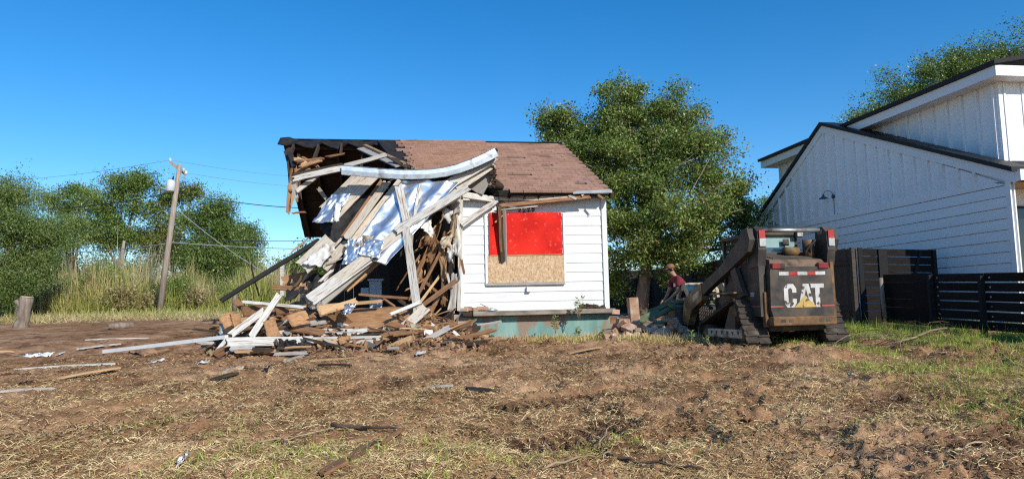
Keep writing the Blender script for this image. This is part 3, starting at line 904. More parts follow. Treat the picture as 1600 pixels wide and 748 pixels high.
# black battens, tar paper
hpl('tar_strip', (500, 374, 14.75), (343, 471, 14.0), .085, .05, 'dark', rag=.05)
tr_ = random.Random(77)
for i in range(50):          # thin laths and splinters caught in the torn slope
    f = tr_.random(); s_ = tr_.random()
    px = 500 + 215 * f - 60 * s_ * (1 - .3 * f); py = 335 - 45 * f + 125 * s_
    L = tr_.uniform(10, 46); a_ = tr_.gauss(.85, .35); Y_ = 14.9 + .3 * f - .55 * s_ + tr_.uniform(-.12, .35)
    hpl('splinter', (px, py, Y_), (px - L * math.cos(a_), py + L * math.sin(a_), Y_ - .08 + tr_.uniform(-.1, .1)), tr_.choice([.02, .03, .045, .06]), .014,
        tr_.choice(['brown', 'brown', 'decay', 'dark', 'raw', 'cream', 'orange', 'grey']), rag=.08, bow=tr_.uniform(-.04, .04), twist=tr_.uniform(-.8, .8))
for i in range(38):          # broken lath ends at the wall break
    px = tr_.uniform(640, 716); py = tr_.uniform(330, 500); L = tr_.uniform(10, 50); a_ = tr_.gauss(1.1, .5); Y_ = tr_.uniform(14.9, 15.9)
    hpl('splinter', (px, py, Y_), (px - L * math.cos(a_), py + L * math.sin(a_), Y_ + tr_.uniform(-.2, .1)), tr_.choice([.02, .03, .045, .06]), .014,
        tr_.choice(['brown', 'brown', 'decay', 'dark', 'raw', 'orange']), rag=.08, bow=tr_.uniform(-.04, .04), twist=tr_.uniform(-.8, .8))
def sheet(name, cs, mat, amp, seed, nu=26, nv=18, **kw):
    sc = kw.pop('sc', 6); fold = kw.pop('fold', 0)
    return put(name, crumple([at(*c) for c in cs], nu, nv, amp, seed, sc=sc, fold=fold, smooth=mat is FOIL), mat, house, I4, **kw)
sheet('tar_paper', [(616, 276, 15.3), (600, 300, 15.2), (522, 402, 14.7), (500, 352, 14.9)], TAR, .03, 3, label='black tar paper hanging under the torn roof')
sheet('tar_paper', [(505, 374, 15.1), (545, 356, 15.1), (545, 408, 14.9), (508, 412, 14.9)], TAR, .05, 4)
sheet('foil_sheet', [(545, 394, 14.40), (628, 280, 14.85), (718, 284, 14.85), (602, 414, 14.35)], FOIL, .016, 6, 90, 60, sc=3.2, fold=.9, label='long sheet of silver foil insulation hanging on the slant')
sheet('foil_sheet', [(488, 348, 14.55), (518, 304, 14.75), (548, 302, 14.7), (520, 347, 14.5)], FOIL, .016, 8, 34, 24, sc=2.2, fold=.9, label='crumpled silver foil scrap under the eave')
sheet('foil_sheet', [(533, 414, 14.35), (562, 412, 14.3), (566, 376, 14.45), (545, 372, 14.5)], FOIL, .018, 9, 30, 30, sc=2.2, fold=.6)
sheet('foil_sheet', [(560, 398, 14.3), (592, 404, 14.3), (600, 376, 14.4), (572, 372, 14.45)], FOIL, .018, 10, 24, 20, sc=2.2)
sheet('white_wrap', [(522, 346, 14.45), (530, 346, 14.45), (533, 318, 14.55), (524, 316, 14.55)], PLASTER, .015, 12, 10, 12)
sheet('plaster_scrap', [(472, 412, 14.3), (500, 416, 14.25), (524, 388, 14.4), (506, 380, 14.45)], PLASTER, .03, 13, 16, 14)
sheet('torn_board', [(556, 380, 14.4), (578, 386, 14.4), (590, 372, 14.5), (568, 366, 14.5)], CARD, .04, 14, 12, 10)
sheet('foil_sheet', [(655, 352, 14.75), (676, 372, 14.7), (676, 344, 14.9), (660, 338, 14.9)], PLASTER, .04, 15, 14, 12)
# torn fibreboard at the broken end of the front wall
torn = [((690, 292), (712, 300), (708, 322), (684, 312), 15.2, CARD), ((700, 300), (716, 296), (719, 330), (706, 338), 15.25, PLASTER), ((704, 330), (716, 326), (713, 370), (702, 376), 15.3, CARD),
        ((694, 322), (706, 330), (702, 350), (690, 338), 15.2, PLASTER), ((688, 372), (706, 366), (704, 384), (690, 390), 15.15, CARD), ((699, 386), (710, 380), (706, 412), (700, 408), 15.2, PLASTER),
        ((706, 340), (719, 336), (718, 400), (709, 398), 15.35, PLASTER), ((680, 306), (700, 300), (690, 330), (676, 326), 15.1, CARD), ((664, 362), (682, 352), (672, 382), (662, 384), 15.3, W['orange']),
        ((684, 384), (694, 380), (698, 432), (690, 440), 15.35, W['raw']), ((666, 400), (682, 372), (688, 380), (672, 416), 15.4, W['brown'])]
for i, (a, b, c, d, Y, m) in enumerate(torn):
    put('torn_board', crumple([at(*a, Y), at(*b, Y - .05), at(*c, Y - .12), at(*d, Y)], 8, 8, .03, 40 + i, .012), m, house)

# studs and lath of the broken wall end
stud = [((706, 380, 15.5), (700, 540, 15.3), .10, 'dark'), ((700, 372, 15.4), (640, 486, 14.6), .06, 'brown'), ((716, 436, 15.1), (648, 486, 14.5), .09, 'brown'), ((688, 430, 15.0), (640, 494, 14.5), .05, 'raw'),
        ((672, 384, 15.6), (645, 440, 15.2), .08, 'brown'), ((655, 405, 15.6), (662, 455, 15.4), .06, 'raw'), ((668, 400, 15.9), (676, 460, 15.7), .07, 'brown'), ((696, 360, 15.5), (692, 480, 15.4), .09, 'brown'),
        ((708, 300, 15.5), (706, 520, 15.45), .09, 'decay'), ((676, 330, 15.7), (654, 392, 15.4), .06, 'brown'), ((690, 340, 15.6), (668, 400, 15.5), .07, 'brown'), ((664, 340, 16.2), (664, 480, 16.2), .09, 'decay'),
        ((684, 340, 16.0), (684, 500, 15.9), .09, 'decay'), ((650, 380, 16.4), (649, 470, 16.4), .09, 'decay'), ((698, 424, 15.3), (712, 480, 15.3), .05, 'white'), ((710, 425, 15.25), (706, 490, 15.3), .10, 'white'),
        ((660, 420, 15.3), (640, 470, 14.9), .05, 'raw'), ((640, 420, 15.2), (700, 470, 15.2), .05, 'brown'), ((682, 320, 15.3), (650, 380, 15.0), .05, 'decay'), ((714, 330, 15.3), (696, 410, 15.3), .04, 'raw'),
        ((690, 452, 15.2), (668, 500, 14.9), .08, 'brown'), ((720, 402, 15.2), (726, 430, 15.2), .05, 'brown')]
for a, b, w, m in stud:
    hpl('stud', a, b, w, .045, m, twist=random.uniform(-.4, .4), rag=.08, bow=random.uniform(-.02, .02))
# white porch bracket at the break
hpl('corner_post', (721, 296, 15.35), (717, 486, 15.45), .075, .06, 'white', rag=.02)
hpl('porch_bracket', (722, 304, 15.3), (778, 313, 15.55), .13, .06, 'white', rag=.01)
hpl('porch_bracket', (774, 315, 15.5), (721, 352, 15.33), .12, .06, 'white', rag=.01)
hpl('window_frame', (713, 432, 15.3), (710, 485, 15.3), .05, .05, 'white', rag=.01)
hpl('window_frame', (713, 432, 15.28), (700, 484, 15.28), .03, .03, 'white', rag=.01)

# ---- broken eave over the standing wall
hpl('fascia_board', (770, 301, 15.62), (952, 300, 15.70), .10, .05, 'grey', rag=.05)
hpl('fascia_board', (774, 310, 15.58), (900, 309, 15.62), .11, .03, 'cream', rag=.12)
hpl('fascia_board', (778, 322, 15.5), (925, 307, 15.62), .075, .04, 'brown', rag=.08)
hpl('soffit_board', (780, 327, 15.55), (845, 321, 15.6), .05, .03, 'white', rag=.08)
hpl('soffit_board', (776, 303, 15.9), (952, 303, 16.0), .34, .03, 'decay', n=(0, 0, -1), rag=.03)
hpl('soffit_board', (770, 290, 15.75), (790, 318, 15.55), .22, .03, 'decay', rag=.12)
for i in range(7):
    a = at(800 + i * 22, 303 + random.uniform(-2, 2), 15.6)
    plank('lath', a, a + Vector((random.uniform(-.1, .25), -.05, -random.uniform(.05, .2))), .05, .02, W[random.choice(['brown', 'decay', 'cream'])], house, rag=.05)
hpart('gutter', sweep([at(895, 303, 15.6), at(925, 302, 15.62), at(955, 301, 15.66)], [(0, .0), (.07, -.01), (.08, .05), (0, .05)]), GALV, M=I4, label='short white gutter end at the right corner')
hpl('hanging_trim', (779, 319, 15.45), (786, 411, 15.60), .11, .03, 'decay', rag=.05, n=(.6, -1, 0))
hpl('hanging_trim', (788, 323, 15.52), (790, 413, 15.66), .07, .025, 'grey', rag=.06, n=(-.5, -1, 0))
hpl('hanging_trim', (780, 321, 15.40), (783, 396, 15.55), .05, .02, 'brown', rag=.06)
hpl('splinter', (772, 349, 15.5), (786, 336, 15.5), .03, .02, 'raw', rag=.04)
hpart('rotten_rafter_end', MB().tube([at(774, 286, 15.3), at(782, 293, 15.5)], .09, 10), W['decay'], M=I4)
for i in range(7):
    hpl('rafter_tail', (757 + i * 2.4, 240 + i * 8, 15.35), (773 + random.uniform(-4, 3), 246 + i * 8, 15.25), .13, .04, 'decay', rag=.08, twist=random.uniform(-.5, .5))
# ================================================================== rubble heap before the house
def loose(name, a, b, w, mat, label, cat, t=.035, group=None, **kw):
    """a loose board: ends given as (px, py, depth)"""
    kw.setdefault('rag', .06)
    return plank(name, at(*a), at(*b), w, t, W[mat] if isinstance(mat, str) else mat, None, label=label, cat=cat, group=group,
                 twist=kw.pop('twist', random.uniform(-.1, .1)), bow=kw.pop('bow', random.uniform(-.02, .02)), **kw)

loose('plank', (392, 527, 13.25), (437, 459, 13.75), .115, 'white', 'pale plank leaning steeply across another at the left end of the rubble heap', 'plank')
loose('plank', (358, 525, 13.3), (414, 484, 13.65), .13, 'white', 'pale plank leaning low to the left, crossed by a steeper plank', 'plank')
loose('plank', (377, 471, 13.9), (478, 480, 13.7), .06, 'white', 'long thin pale batten lying across the top of the rubble heap', 'batten')
loose('plank', (352, 534, 13.1), (492, 532, 13.3), .165, 'white', 'wide grey white board lying along the front of the rubble heap', 'board')
loose('plank', (470, 533, 13.35), (600, 530, 13.6), .14, 'white', 'white board continuing right along the foot of the rubble heap', 'board')
loose('plank', (428, 523, 13.75), (612, 519, 14.05), .20, 'white', 'long white plank bridging the pale green foundation', 'plank', n=(0, -1, .6))
loose('plank', (603, 505, 13.7), (742, 533, 13.9), .12, 'brown', 'long red brown board slanting down to the foundation corner', 'board', n=(0, -.7, .7))
loose('plank', (650, 539, 13.4), (704, 510, 13.8), .10, 'grey', 'dark grey board propped up beside the slanting brown board', 'board')
loose('plank', (690, 530, 13.8), (752, 543, 13.7), .07, 'grey', 'thin grey batten lying below the slanting brown board', 'batten')
loose('plank', (566, 549, 13.1), (636, 515, 13.6), .06, 'brown', 'narrow brown batten leaning on the rubble left of the white stud', 'batten')
loose('plank', (470, 527, 13.2), (545, 544, 13.0), .05, 'decay', 'dark thin lath sloping over the white board', 'lath')
loose('plank', (505, 527, 13.2), (540, 548, 13.0), .06, 'cream', 'short cream lath sloping beside the dark lath', 'lath')
loose('plank', (352, 547, 12.95), (334, 556, 12.9), .16, 'brown', 'brown block end on the ground left of the heap', 'block', t=.08)
loose('plank', (336, 552, 13.0), (356, 527, 13.2), .07, 'white', 'short white stick leaning at the heap foot on the left', 'stick')
loose('plank', (356, 545, 13.0), (398, 542, 13.05), .12, 'white', 'short clean white board at the foot of the heap', 'board', n=(0, -.6, .8))
loose('plank', (366, 549, 12.9), (440, 548, 12.95), .06, 'raw', 'thin yellow batten flat on the soil below the white boards', 'batten')
loose('plank', (426, 553, 12.8), (484, 551, 12.9), .06, 'grey', 'thin grey batten flat on the soil before the heap', 'batten')
loose('plank', (560, 460, 14.6), (640, 466, 14.3), .05, 'brown', 'thin brown lath lying level across the floor opening', 'lath')
loose('plank', (500, 478, 14.1), (600, 470, 14.2), .06, 'raw', 'yellow batten on top of the brown floor edge', 'batten')
loose('plank', (622, 520, 13.9), (668, 478, 14.2), .20, 'cream', 'wide pale board standing at the foot of the white stud', 'board')
loose('plank', (608, 492, 14.0), (660, 470, 14.2), .07, 'white', 'white batten poking out left of the white stud', 'batten')
loose('plank', (560, 470, 14.2), (500, 488, 13.9), .14, 'raw', 'broad yellow board end above the brown floor edge', 'board', t=.06)
loose('plank', (425, 448, 14.5), (470, 452, 14.4), .10, 'brown', 'brown board on the dark top of the heap', 'board')
loose('plank', (440, 440, 14.7), (500, 428, 14.9), .22, 'orange', 'orange brown panel lying on the dark top of the heap', 'panel')
loose('plank', (470, 452, 14.5), (506, 432, 14.9), .16, 'orange', 'smaller orange panel tilted beside the first on the heap top', 'panel')

# brown rim of the floor laid open, with soil on it
put('floor_rim', crumple([at(462, 522, 14.0), at(640, 508, 14.2), at(646, 478, 14.45), at(470, 486, 14.4)], 24, 8, .02, 61, .06), W['orange'], house, label='brown floor rim laid open at the front')
sheetp = [((446, 492), (478, 484), (486, 504), (456, 510), 13.6, 'orange', 'square orange panel tilted on the left of the heap'),
          ((412, 502), (430, 496), (438, 526), (418, 528), 13.4, 'orange', 'upright orange panel scrap between the pale planks'),
          ((342, 496), (360, 486), (372, 505), (352, 514), 13.4, 'orange', 'orange box end at the far left of the heap'),
          ((360, 490), (376, 488), (376, 508), (366, 512), 13.45, 'orange', 'folded orange panel beside the box end'),
          ((428, 478), (452, 474), (452, 488), (432, 492), 13.8, 'brown', 'small dark brown panel under the thin pale batten'),
          ((494, 478), (520, 474), (522, 488), (500, 494), 13.9, 'raw', 'yellow panel scrap on the brown floor rim'),
          ((376, 478), (410, 476), (408, 492), (380, 494), 13.9, 'brown', 'rust brown panel behind the leaning planks'),
          ((495, 530), (512, 528), (514, 543), (497, 542), 13.15, 'raw', 'small yellow panel scrap standing at the heap front'),
          ((528, 528), (545, 522), (548, 532), (532, 538), 13.3, 'orange', 'small orange scrap right of the yellow panel scrap'),
          ((346, 516), (362, 508), (372, 520), (356, 528), 13.3, 'decay', 'dark board scrap below the orange box end')]
for i, (a, b, c, d, Y, m, lab) in enumerate(sheetp):
    put('panel_scrap', crumple([at(*a, Y), at(*b, Y + .12), at(*c, Y + .1), at(*d, Y - .03)], 6, 6, .016, 70 + i, .022), W[m], None, label=lab, cat='panel')
put('panel_scrap', crumple([at(342, 505, 13.5), at(362, 505, 13.5), at(362, 528, 13.4), at(344, 528, 13.4)], 3, 3, .004, 95, .04), PALEGREEN, None,
    label='pale blue green board end at the left foot of the heap', cat='board')
put('tar_paper', crumple([at(446, 470, 14.2), at(512, 448, 14.6), at(512, 425, 14.8), at(450, 442, 14.6)], 20, 14, .07, 96, .01), TAR, None,
    label='black crumpled tar paper draped over the top of the heap', cat='tar paper')
put('tar_paper', crumple([at(432, 540, 13.05), at(465, 540, 13.05), at(462, 530, 13.15), at(436, 531, 13.15)], 12, 8, .05, 97, .01), TAR, None,
    label='black crumpled scrap of tar paper on the white board', cat='tar paper')
put('foil_scrap', crumple([at(536, 492, 13.6), at(548, 490, 13.6), at(556, 474, 13.8), at(540, 476, 13.8)], 12, 10, .04, 98, .008), FOIL, None,
    label='grey crumpled foil scrap hanging over the floor rim', cat='foil')
cab = thing('white_cabinet', 'small white cabinet standing in the dark inside of the house', 'cabinet', Matrix.Translation(at(588, 462, 17.6)) @ Matrix.Rotation(R(6), 4, 'Z'))
CM = WM[cab.name]
APPL = material('white enamel', (.62, .66, .70), (.70, .73, .76), 2, (1, 1, 1), .4, .05, rand=0, dirt=(.4, .38, .36), dscale=4, dlo=.6, dhi=.7)
put('cabinet_body', MB().bbox(-.15, .15, -.15, .15, -.45, .36, .015).mesh(), APPL, cab, CM)
put('cabinet_top', MB().bbox(-.19, .19, -.18, .16, .362, .41, .012).mesh(), APPL, cab, CM)
put('side_box', MB().bbox(-.36, -.17, -.12, .1, .02, .20, .012).mesh(), APPL, cab, CM)

# filler: splintered boards of three kinds over the heap
def heap_h(x, y):
    px = 800 + FPX * x / y
    prof = np.interp(px, [325, 350, 390, 430, 470, 520, 570, 610, 650, 690, 715, 740, 765], [.03, .30, .52, .72, .80, .60, .44, .50, .60, .46, .28, .14, .02])
    yy = np.interp(y, [12.7, 13.2, 13.8, 14.6, 15.6, 16.2], [0, .18, .62, 1.0, 1.0, .6])
    return float(prof * yy)
KIN = [('white', 'pale painted'), ('raw', 'yellow timber'), ('brown', 'brown timber'), ('decay', 'blackened timber'), ('orange', 'orange brown'), ('grey', 'weathered grey')]
rs = random.Random(5)
n = 0
def zone(px, hh):
    z = ('at the far left end of the heap' if px < 395 else 'under the crossing pale planks of the heap' if px < 455 else 'before the black tar paper on the heap' if px < 520
         else 'before the brown floor rim' if px < 600 else 'round the foot of the white stud' if px < 670 else 'below the slanting brown board')
    return z
while n < 215:
    px = rs.uniform(335, 745); y = rs.uniform(13.1, 15.4)
    x = (px - 800) / FPX * y; h = heap_h(x, y)
    if h < .03: continue
    k = rs.choices(range(6), [1.6, 2.6, 5, 3, 2.2, 1.4])[0]
    L = rs.choice([.25, .35, .45, .6, .8, 1.1, 1.5]) * rs.uniform(.7, 1.2); w = rs.choice([.025, .04, .05, .07, .10, .15, .22]); yaw = rs.gauss(0, .8); pit = rs.gauss(0, .30)
    if L < .35: w = min(w, .12)
    c = Vector((x, y, g(x, y) + h * rs.uniform(.75, 1.06) + .02))
    d = Vector((math.cos(yaw) * math.cos(pit), math.sin(yaw) * math.cos(pit), math.sin(pit))) * L / 2
    if (c - d).z < g(x, y) - .05 or (c + d).z < g(x, y) - .05: continue
    sz = 'long' if L > .75 else 'short'; wd = 'wide' if w > .08 else 'narrow'
    lab = f'{sz} {wd} {KIN[k][1]} splinter {zone(px, h)}'
    plank('board_splinter', c - d, c + d, w, rs.choice([.012, .018, .028, .04]), W[KIN[k][0]], None, n=(rs.gauss(0, .5), -.5, .9), rag=.11, bow=rs.uniform(-.02, .02),
          label=lab, cat='splinter', group=f'{sz} {wd} {KIN[k][1]} splinters {zone(px, h)}')
    n += 1

def rubble():
    """small broken chips filling the heap"""
    n = 5200
    V, F = [], []
    nr = np.random.default_rng(3)
    px = nr.uniform(328, 765, n); y = nr.uniform(13.0, 15.9, n); x = (px - 800) / FPX * y
    cube = np.array([[a, b, c] for a in (-.5, .5) for b in (-.5, .5) for c in (-.5, .5)])
    fc = np.array([[0, 1, 3, 2], [4, 6, 7, 5], [0, 4, 5, 1], [2, 3, 7, 6], [0, 2, 6, 4], [1, 5, 7, 3]])
    k = 0
    for i in range(n):
        h = heap_h(x[i], y[i])
        if h < .01: continue
        s = np.array([nr.gamma(2, .06) + .03, nr.uniform(.02, .08), nr.uniform(.01, .04)])
        a, b = nr.uniform(0, 6.28), nr.normal(0, .5)
        Rm = np.array(Matrix.Rotation(a, 3, 'Z') @ Matrix.Rotation(b, 3, 'Y') @ Matrix.Rotation(nr.normal(0, .5), 3, 'X'))
        P = (cube * s) @ Rm.T + np.array([x[i], y[i], g(x[i], y[i]) + h * nr.uniform(.45, .93)])
        V.append(P); F.append(fc + 8 * k); k += 1
    return np_mesh('rubble', np.concatenate(V), np.concatenate(F))
RUB = material('mixed rubble chips', (.10, .055, .03), (.34, .20, .11), .9, (1, 1, 1), .9, .2, island=.6, rand=0, world=True)
put('rubble', rubble(), RUB, kind='stuff', label='small broken chips and splinters filling the rubble heap')
def heap_core():
    xs = np.linspace(325, 765, 90); ys = np.linspace(12.7, 16.2, 40)
    V = []
    for a in xs:
        for y in ys:
            x = (a - 800) / FPX * y
            V.append((x, y, g(x, y) - .05 + heap_h(x, y) * (.55 + .3 * float(vnoise(np.array([x * 5]), np.array([y * 5]))[0]))))
    idx = np.arange(90 * 40).reshape(90, 40)
    return np_mesh('core', V, np.stack([idx[:-1, :-1], idx[1:, :-1], idx[1:, 1:], idx[:-1, 1:]], -1).reshape(-1, 4))
put('rubble_soil', heap_core(), RUB, kind='stuff', label='dark crumbled debris under the rubble heap')

# white and grey plaster lumps by the foundation corner
for i, (px, py, s) in enumerate([(605, 536, .11), (625, 528, .14), (640, 522, .13), (652, 530, .10), (668, 520, .12), (618, 545, .09), (646, 512, .16), (660, 541, .09), (598, 548, .08), (676, 536, .10), (633, 548, .10), (657, 558, .11), (690, 548, .08)]):
    p = gp(px, py) if py > 540 else at(px, py, 13.75)
    M = Matrix.Translation(p) @ Matrix.Rotation(rs.uniform(0, 6), 4, 'Z') @ Matrix.Rotation(rs.uniform(-.6, .6), 4, 'X')
    mb = MB().bbox(-s * .6, s * .6, -s * .45, s * .45, -s * .4, s * .4, s * .12)
    mb.v = [tuple(c + rs.uniform(-.15, .15) * s for c in v) for v in mb.v]
    put('plaster_lump', mb.mesh(), PLASTER if i % 3 else CARD, None, M, label=f"{'pale' if i % 3 else 'beige'} {'bigger' if s > .11 else 'small'} plaster chunk {'on the soil' if py > 540 else 'in the rubble'} near the foundation corner", cat='plaster', group='plaster chunks near the foundation corner')

# ================================================================== boards and litter lying on the ground
def lie(name, a, b, w, mat, label, cat, t=.03, lift=.02, **kw):
    p, q = gp(*a), gp(*b); up = Vector((0, 0, lift + t / 2))
    p.z += float(fine(p.x, p.y)); q.z += float(fine(q.x, q.y))
    return plank(name, p + up, q + up, w, t, W[mat] if isinstance(mat, str) else mat, None, n=(0, 0, 1), label=label, cat=cat, rag=kw.pop('rag', .05), bow=kw.pop('bow', .01), **kw)
p, q = gp(163, 553), at(354, 526, 13.2)
put('downspout', MB().beam(p + Vector((0, 0, .05)), q, .09, .07, (0, 0, 1)).mesh(), TRIMW, None, label='long white downspout lying from the soil up onto the heap', cat='downspout')
lie('board', (133, 532), (231, 530), .09, 'white', 'white board lying farthest back on the soil left of the heap', 'board')
lie('board', (119, 548), (190, 541), .08, 'white', 'white batten on the soil near the end of the white downspout', 'batten')
lie('board', (21, 576), (182, 571), .07, 'white', 'long thin white board lying alone on the soil at far left', 'board')
lie('board', (88, 591), (188, 580), .12, 'raw', 'yellow brown plank on the soil just below the long thin white board', 'plank')
lie('board', (-6, 552), (24, 550), .08, 'raw', 'pale stick end at the left picture edge', 'stick')
lie('stick', (-4, 622), (86, 610), .05, 'grey', 'weathered stick on the straw at the left picture edge', 'stick')
lie('board', (478, 569), (576, 561), .14, 'raw', 'tan plank half buried in the soil before the heap', 'plank', lift=-.005)
lie('board', (445, 566), (505, 548), .06, 'grey', 'grey lath on the soil left of the tan plank', 'lath')
lie('board', (886, 554), (939, 547), .10, 'raw', 'short tan board on the soil before the teal foundation', 'board')
lie('board', (497, 575), (550, 578), .07, 'decay', 'dark strip of wood on the soil below the tan plank', 'strip')
lie('stick', (665, 615), (706, 603), .06, 'grey', 'weathered stick lying on the bare soil in mid ground', 'stick')
lie('board', (548, 728), (578, 702), .09, 'brown', 'split brown wood wedge in the near foreground', 'wood')
lie('stick', (596, 708), (633, 676), .028, 'brown', 'brown stick pointing away from the wood wedge in the foreground', 'stick')
lie('board', (540, 686), (587, 682), .10, 'brown', 'flat brown bark slab in the foreground hollow', 'bark')
lie('board', (500, 745), (545, 735), .12, 'brown', 'brown wood chunk at the bottom edge of the foreground', 'wood')
lie('board', (724, 621), (782, 617), .16, 'dark', 'black shingle scrap lying on the straw in mid ground', 'shingle', lift=.03)
lie('board', (740, 600), (800, 596), .05, 'brown', 'thin brown strip on the soil above the black shingle scrap', 'strip')
lie('board', (300, 563), (340, 560), .09, 'brown', 'brown board scrap on the soil near the heap left end', 'board')
lie('board', (330, 600), (372, 592), .09, 'decay', 'dark board scrap on the soil below the paper litter', 'board')

BARK = material('grey bark', (.16, .12, .09), (.30, .25, .20), 9, (1, 1, .25), .95, .6, .03, rand=.15)
TWIG = material('pale dry twig', (.28, .19, .11), (.42, .31, .20), 6, (1, 1, 1), .85, .2, rand=.25)
DTWIG = material('dark twig', (.06, .040, .028), (.14, .095, .065), 6, (1, 1, 1), .9, .2, rand=.2)
def twig(name, pxs, r, mat, label, cat='twig', lift=.03, parent=None, **kw):
    pts = []
    for (a, b) in pxs:
        p = gp(a, b); p.z += float(fine(p.x, p.y)) + lift; pts.append(p)
    fine_pts = []
    for i in range(len(pts) - 1):
        for k in range(5):
            f = k / 5; q = pts[i].lerp(pts[i + 1], f); fine_pts.append(q + Vector((rs.gauss(0, .008), rs.gauss(0, .008), rs.gauss(.006, .008))))
    fine_pts.append(pts[-1])
    rr = [r * (1 - .55 * i / len(fine_pts)) for i in range(len(fine_pts))]
    return put(name, MB().tube(fine_pts, rr, 6).mesh(), mat, parent, label=label, cat=cat, **kw)
twig('stalk', [(785, 566), (850, 568), (900, 571), (1012, 579)], .013, TWIG, 'very long thin pale stalk lying level across the middle ground', 'stalk')
twig('stick', [(843, 746), (905, 726), (938, 712), (970, 699)], .011, TWIG, 'pale bent stick in the foreground right of centre', 'stick')
twig('stick', [(946, 714), (1010, 722), (1100, 740)], .016, DTWIG, 'dark thin stick in the foreground beside the pale bent stick', 'stick')
twig('stick', [(1128, 569), (1155, 564), (1182, 564)], .009, TWIG, 'pale twig on the soil before the left track of the loader', 'twig')
twig('root', [(1208, 527), (1232, 530), (1256, 535)], .020, TWIG, 'white root lying on the soil mound behind the loader', 'root', lift=.12)
twig('stick', [(1495, 723), (1520, 712), (1551, 701), (1582, 713)], .010, TWIG, 'pale crooked stick at the lower right of the foreground', 'stick')
twig('stick', [(519, 672), (570, 673), (628, 678)], .022, DTWIG, 'dark branch lying over the foreground hollow', 'branch')
twig('stalk', [(400, 690), (450, 680), (500, 676), (524, 671)], .010, TWIG, 'thin pale stalk running left from the dark foreground branch', 'stalk')
twig('stalk', [(432, 678), (455, 690), (472, 695)], .012, TWIG, 'short pale stalk left of the foreground hollow', 'stalk')
twig('stick', [(560, 720), (585, 708), (600, 690)], .012, DTWIG, 'dark twig beside the wood wedge', 'twig')
twig('stick', [(366, 645), (380, 640), (400, 638)], .012, TWIG, 'pale twig on the straw left of centre', 'twig')
twig('stick', [(30, 598), (45, 602), (52, 600)], .015, DTWIG, 'dark twig on the soil at far left', 'twig')
twig('stick', [(936, 700), (952, 680), (962, 672)], .006, TWIG, 'short pale twig standing up from the pale bent stick', 'twig', lift=.06)
twig('stick', [(850, 680), (862, 690), (876, 702)], .012, TWIG, 'pale twig beside the foreground rut', 'twig')
put('log', MB().tube([gp(170, 514) + Vector((0, 0, .08)), gp(190, 513) + Vector((0, 0, .085)), gp(208, 512) + Vector((0, 0, .08))], [.10, .11, .10], 10).mesh(), BARK, None,
    label='short grey log lying on the soil near the utility pole', cat='log')
PAPER = material('white litter', (.66, .65, .62), (.78, .77, .74), 6, (1, 1, 1), .8, .2, rand=.1, dirt=(.4, .3, .22), dscale=5, dlo=.55, dhi=.7)
for i, (px, py, w, h, m, lab, c) in enumerate([
        (48, 559, 22, 5, PAPER, 'white paper scrap, leftmost of three on the soil', 'paper'), (70, 555, 22, 7, PAPER, 'folded white paper scrap between two others on the soil', 'paper'),
        (93, 553, 8, 5, PAPER, 'small white scrap right of the folded paper', 'paper'), (243, 568, 24, 7, PAPER, 'crumpled white and dark wrapper on the soil below the downspout', 'wrapper'),
        (317, 572, 18, 4, PAPER, 'flat white paper on the soil before the heap', 'paper'), (364, 586, 30, 13, CARD, 'crumpled beige cardboard on the soil before the heap', 'cardboard'),
        (632, 549, 9, 7, PAPER, 'crumpled white cup on the soil at the heap foot', 'litter'), (657, 559, 16, 6, PLASTER, 'flat pale plaster slab on the soil before the heap', 'plaster'),
        (690, 560, 12, 5, PLASTER, 'smaller pale plaster slab right of the first', 'plaster'), (677, 541, 22, 5, FOIL, 'blue grey foil scrap at the heap foot', 'foil'),
        (282, 724, 6, 4, PAPER, 'tiny white scrap on the straw in the foreground', 'litter'), (414, 589, 9, 9, TAR, 'black scrap on the soil before the heap', 'scrap'),
        (1331, 588, 4, 4, PAPER, 'tiny white scrap on the soil behind the loader', 'litter'), (700, 548, 30, 5, CARD, 'beige torn sheet on the soil by the foundation corner', 'cardboard')]):
    p = gp(px, py); d = FPX / p.y; ww, hh = w / d / 2, max(h / d, .06)
    z0 = Vector((0, 0, float(fine(p.x, p.y)) + .02))
    cs = [p + z0 + Vector(v) for v in ((-ww, -.06, 0), (ww, -.05, .02), (ww * .9, .10, hh), (-ww * .9, .09, hh * .6))]
    put('litter_scrap', crumple([tuple(c) for c in cs], 8, 7, .022, 200 + i, .006, sc=9), m, None, label=lab, cat=c)

# ================================================================== brick pile by the right corner
BRICK = material('salmon brick', (.36, .20, .125), (.52, .33, .22), 8, (1, 1, 1), .9, .35, rand=.3, dirt=(.50, .43, .34), dscale=5, dlo=.52, dhi=.62)
slabm = MB().bbox(-.10, .10, -.08, .08, -.32, .32, .012).mesh(); slabm.materials.append(BRICK)
put('brick_column', slabm, None, None, Matrix.Translation(at(990, 489, 14.8)) @ Matrix.Rotation(R(12), 4, 'Z') @ Matrix.Rotation(R(-3), 4, 'Y'),
    label='tall stack of mortared bricks standing upright in the pile', cat='bricks')
bmeshes = []
for k in range(5):
    a, b, c = [(.11, .055, .04), (.09, .06, .045), (.06, .055, .04), (.12, .09, .035), (.15, .10, .05)][k]
    mb = MB().bbox(-a, a, -b, b, -c, c, .010)
    if k in (1, 2, 4): mb.v = [(x - (.02 if x > 0 and z > 0 else 0), y + rs.uniform(-.006, .006), z) for x, y, z in mb.v]
    m = mb.mesh('brick'); m.materials.append(BRICK); bmeshes.append(m)
nb = 0
rs2 = random.Random(9)
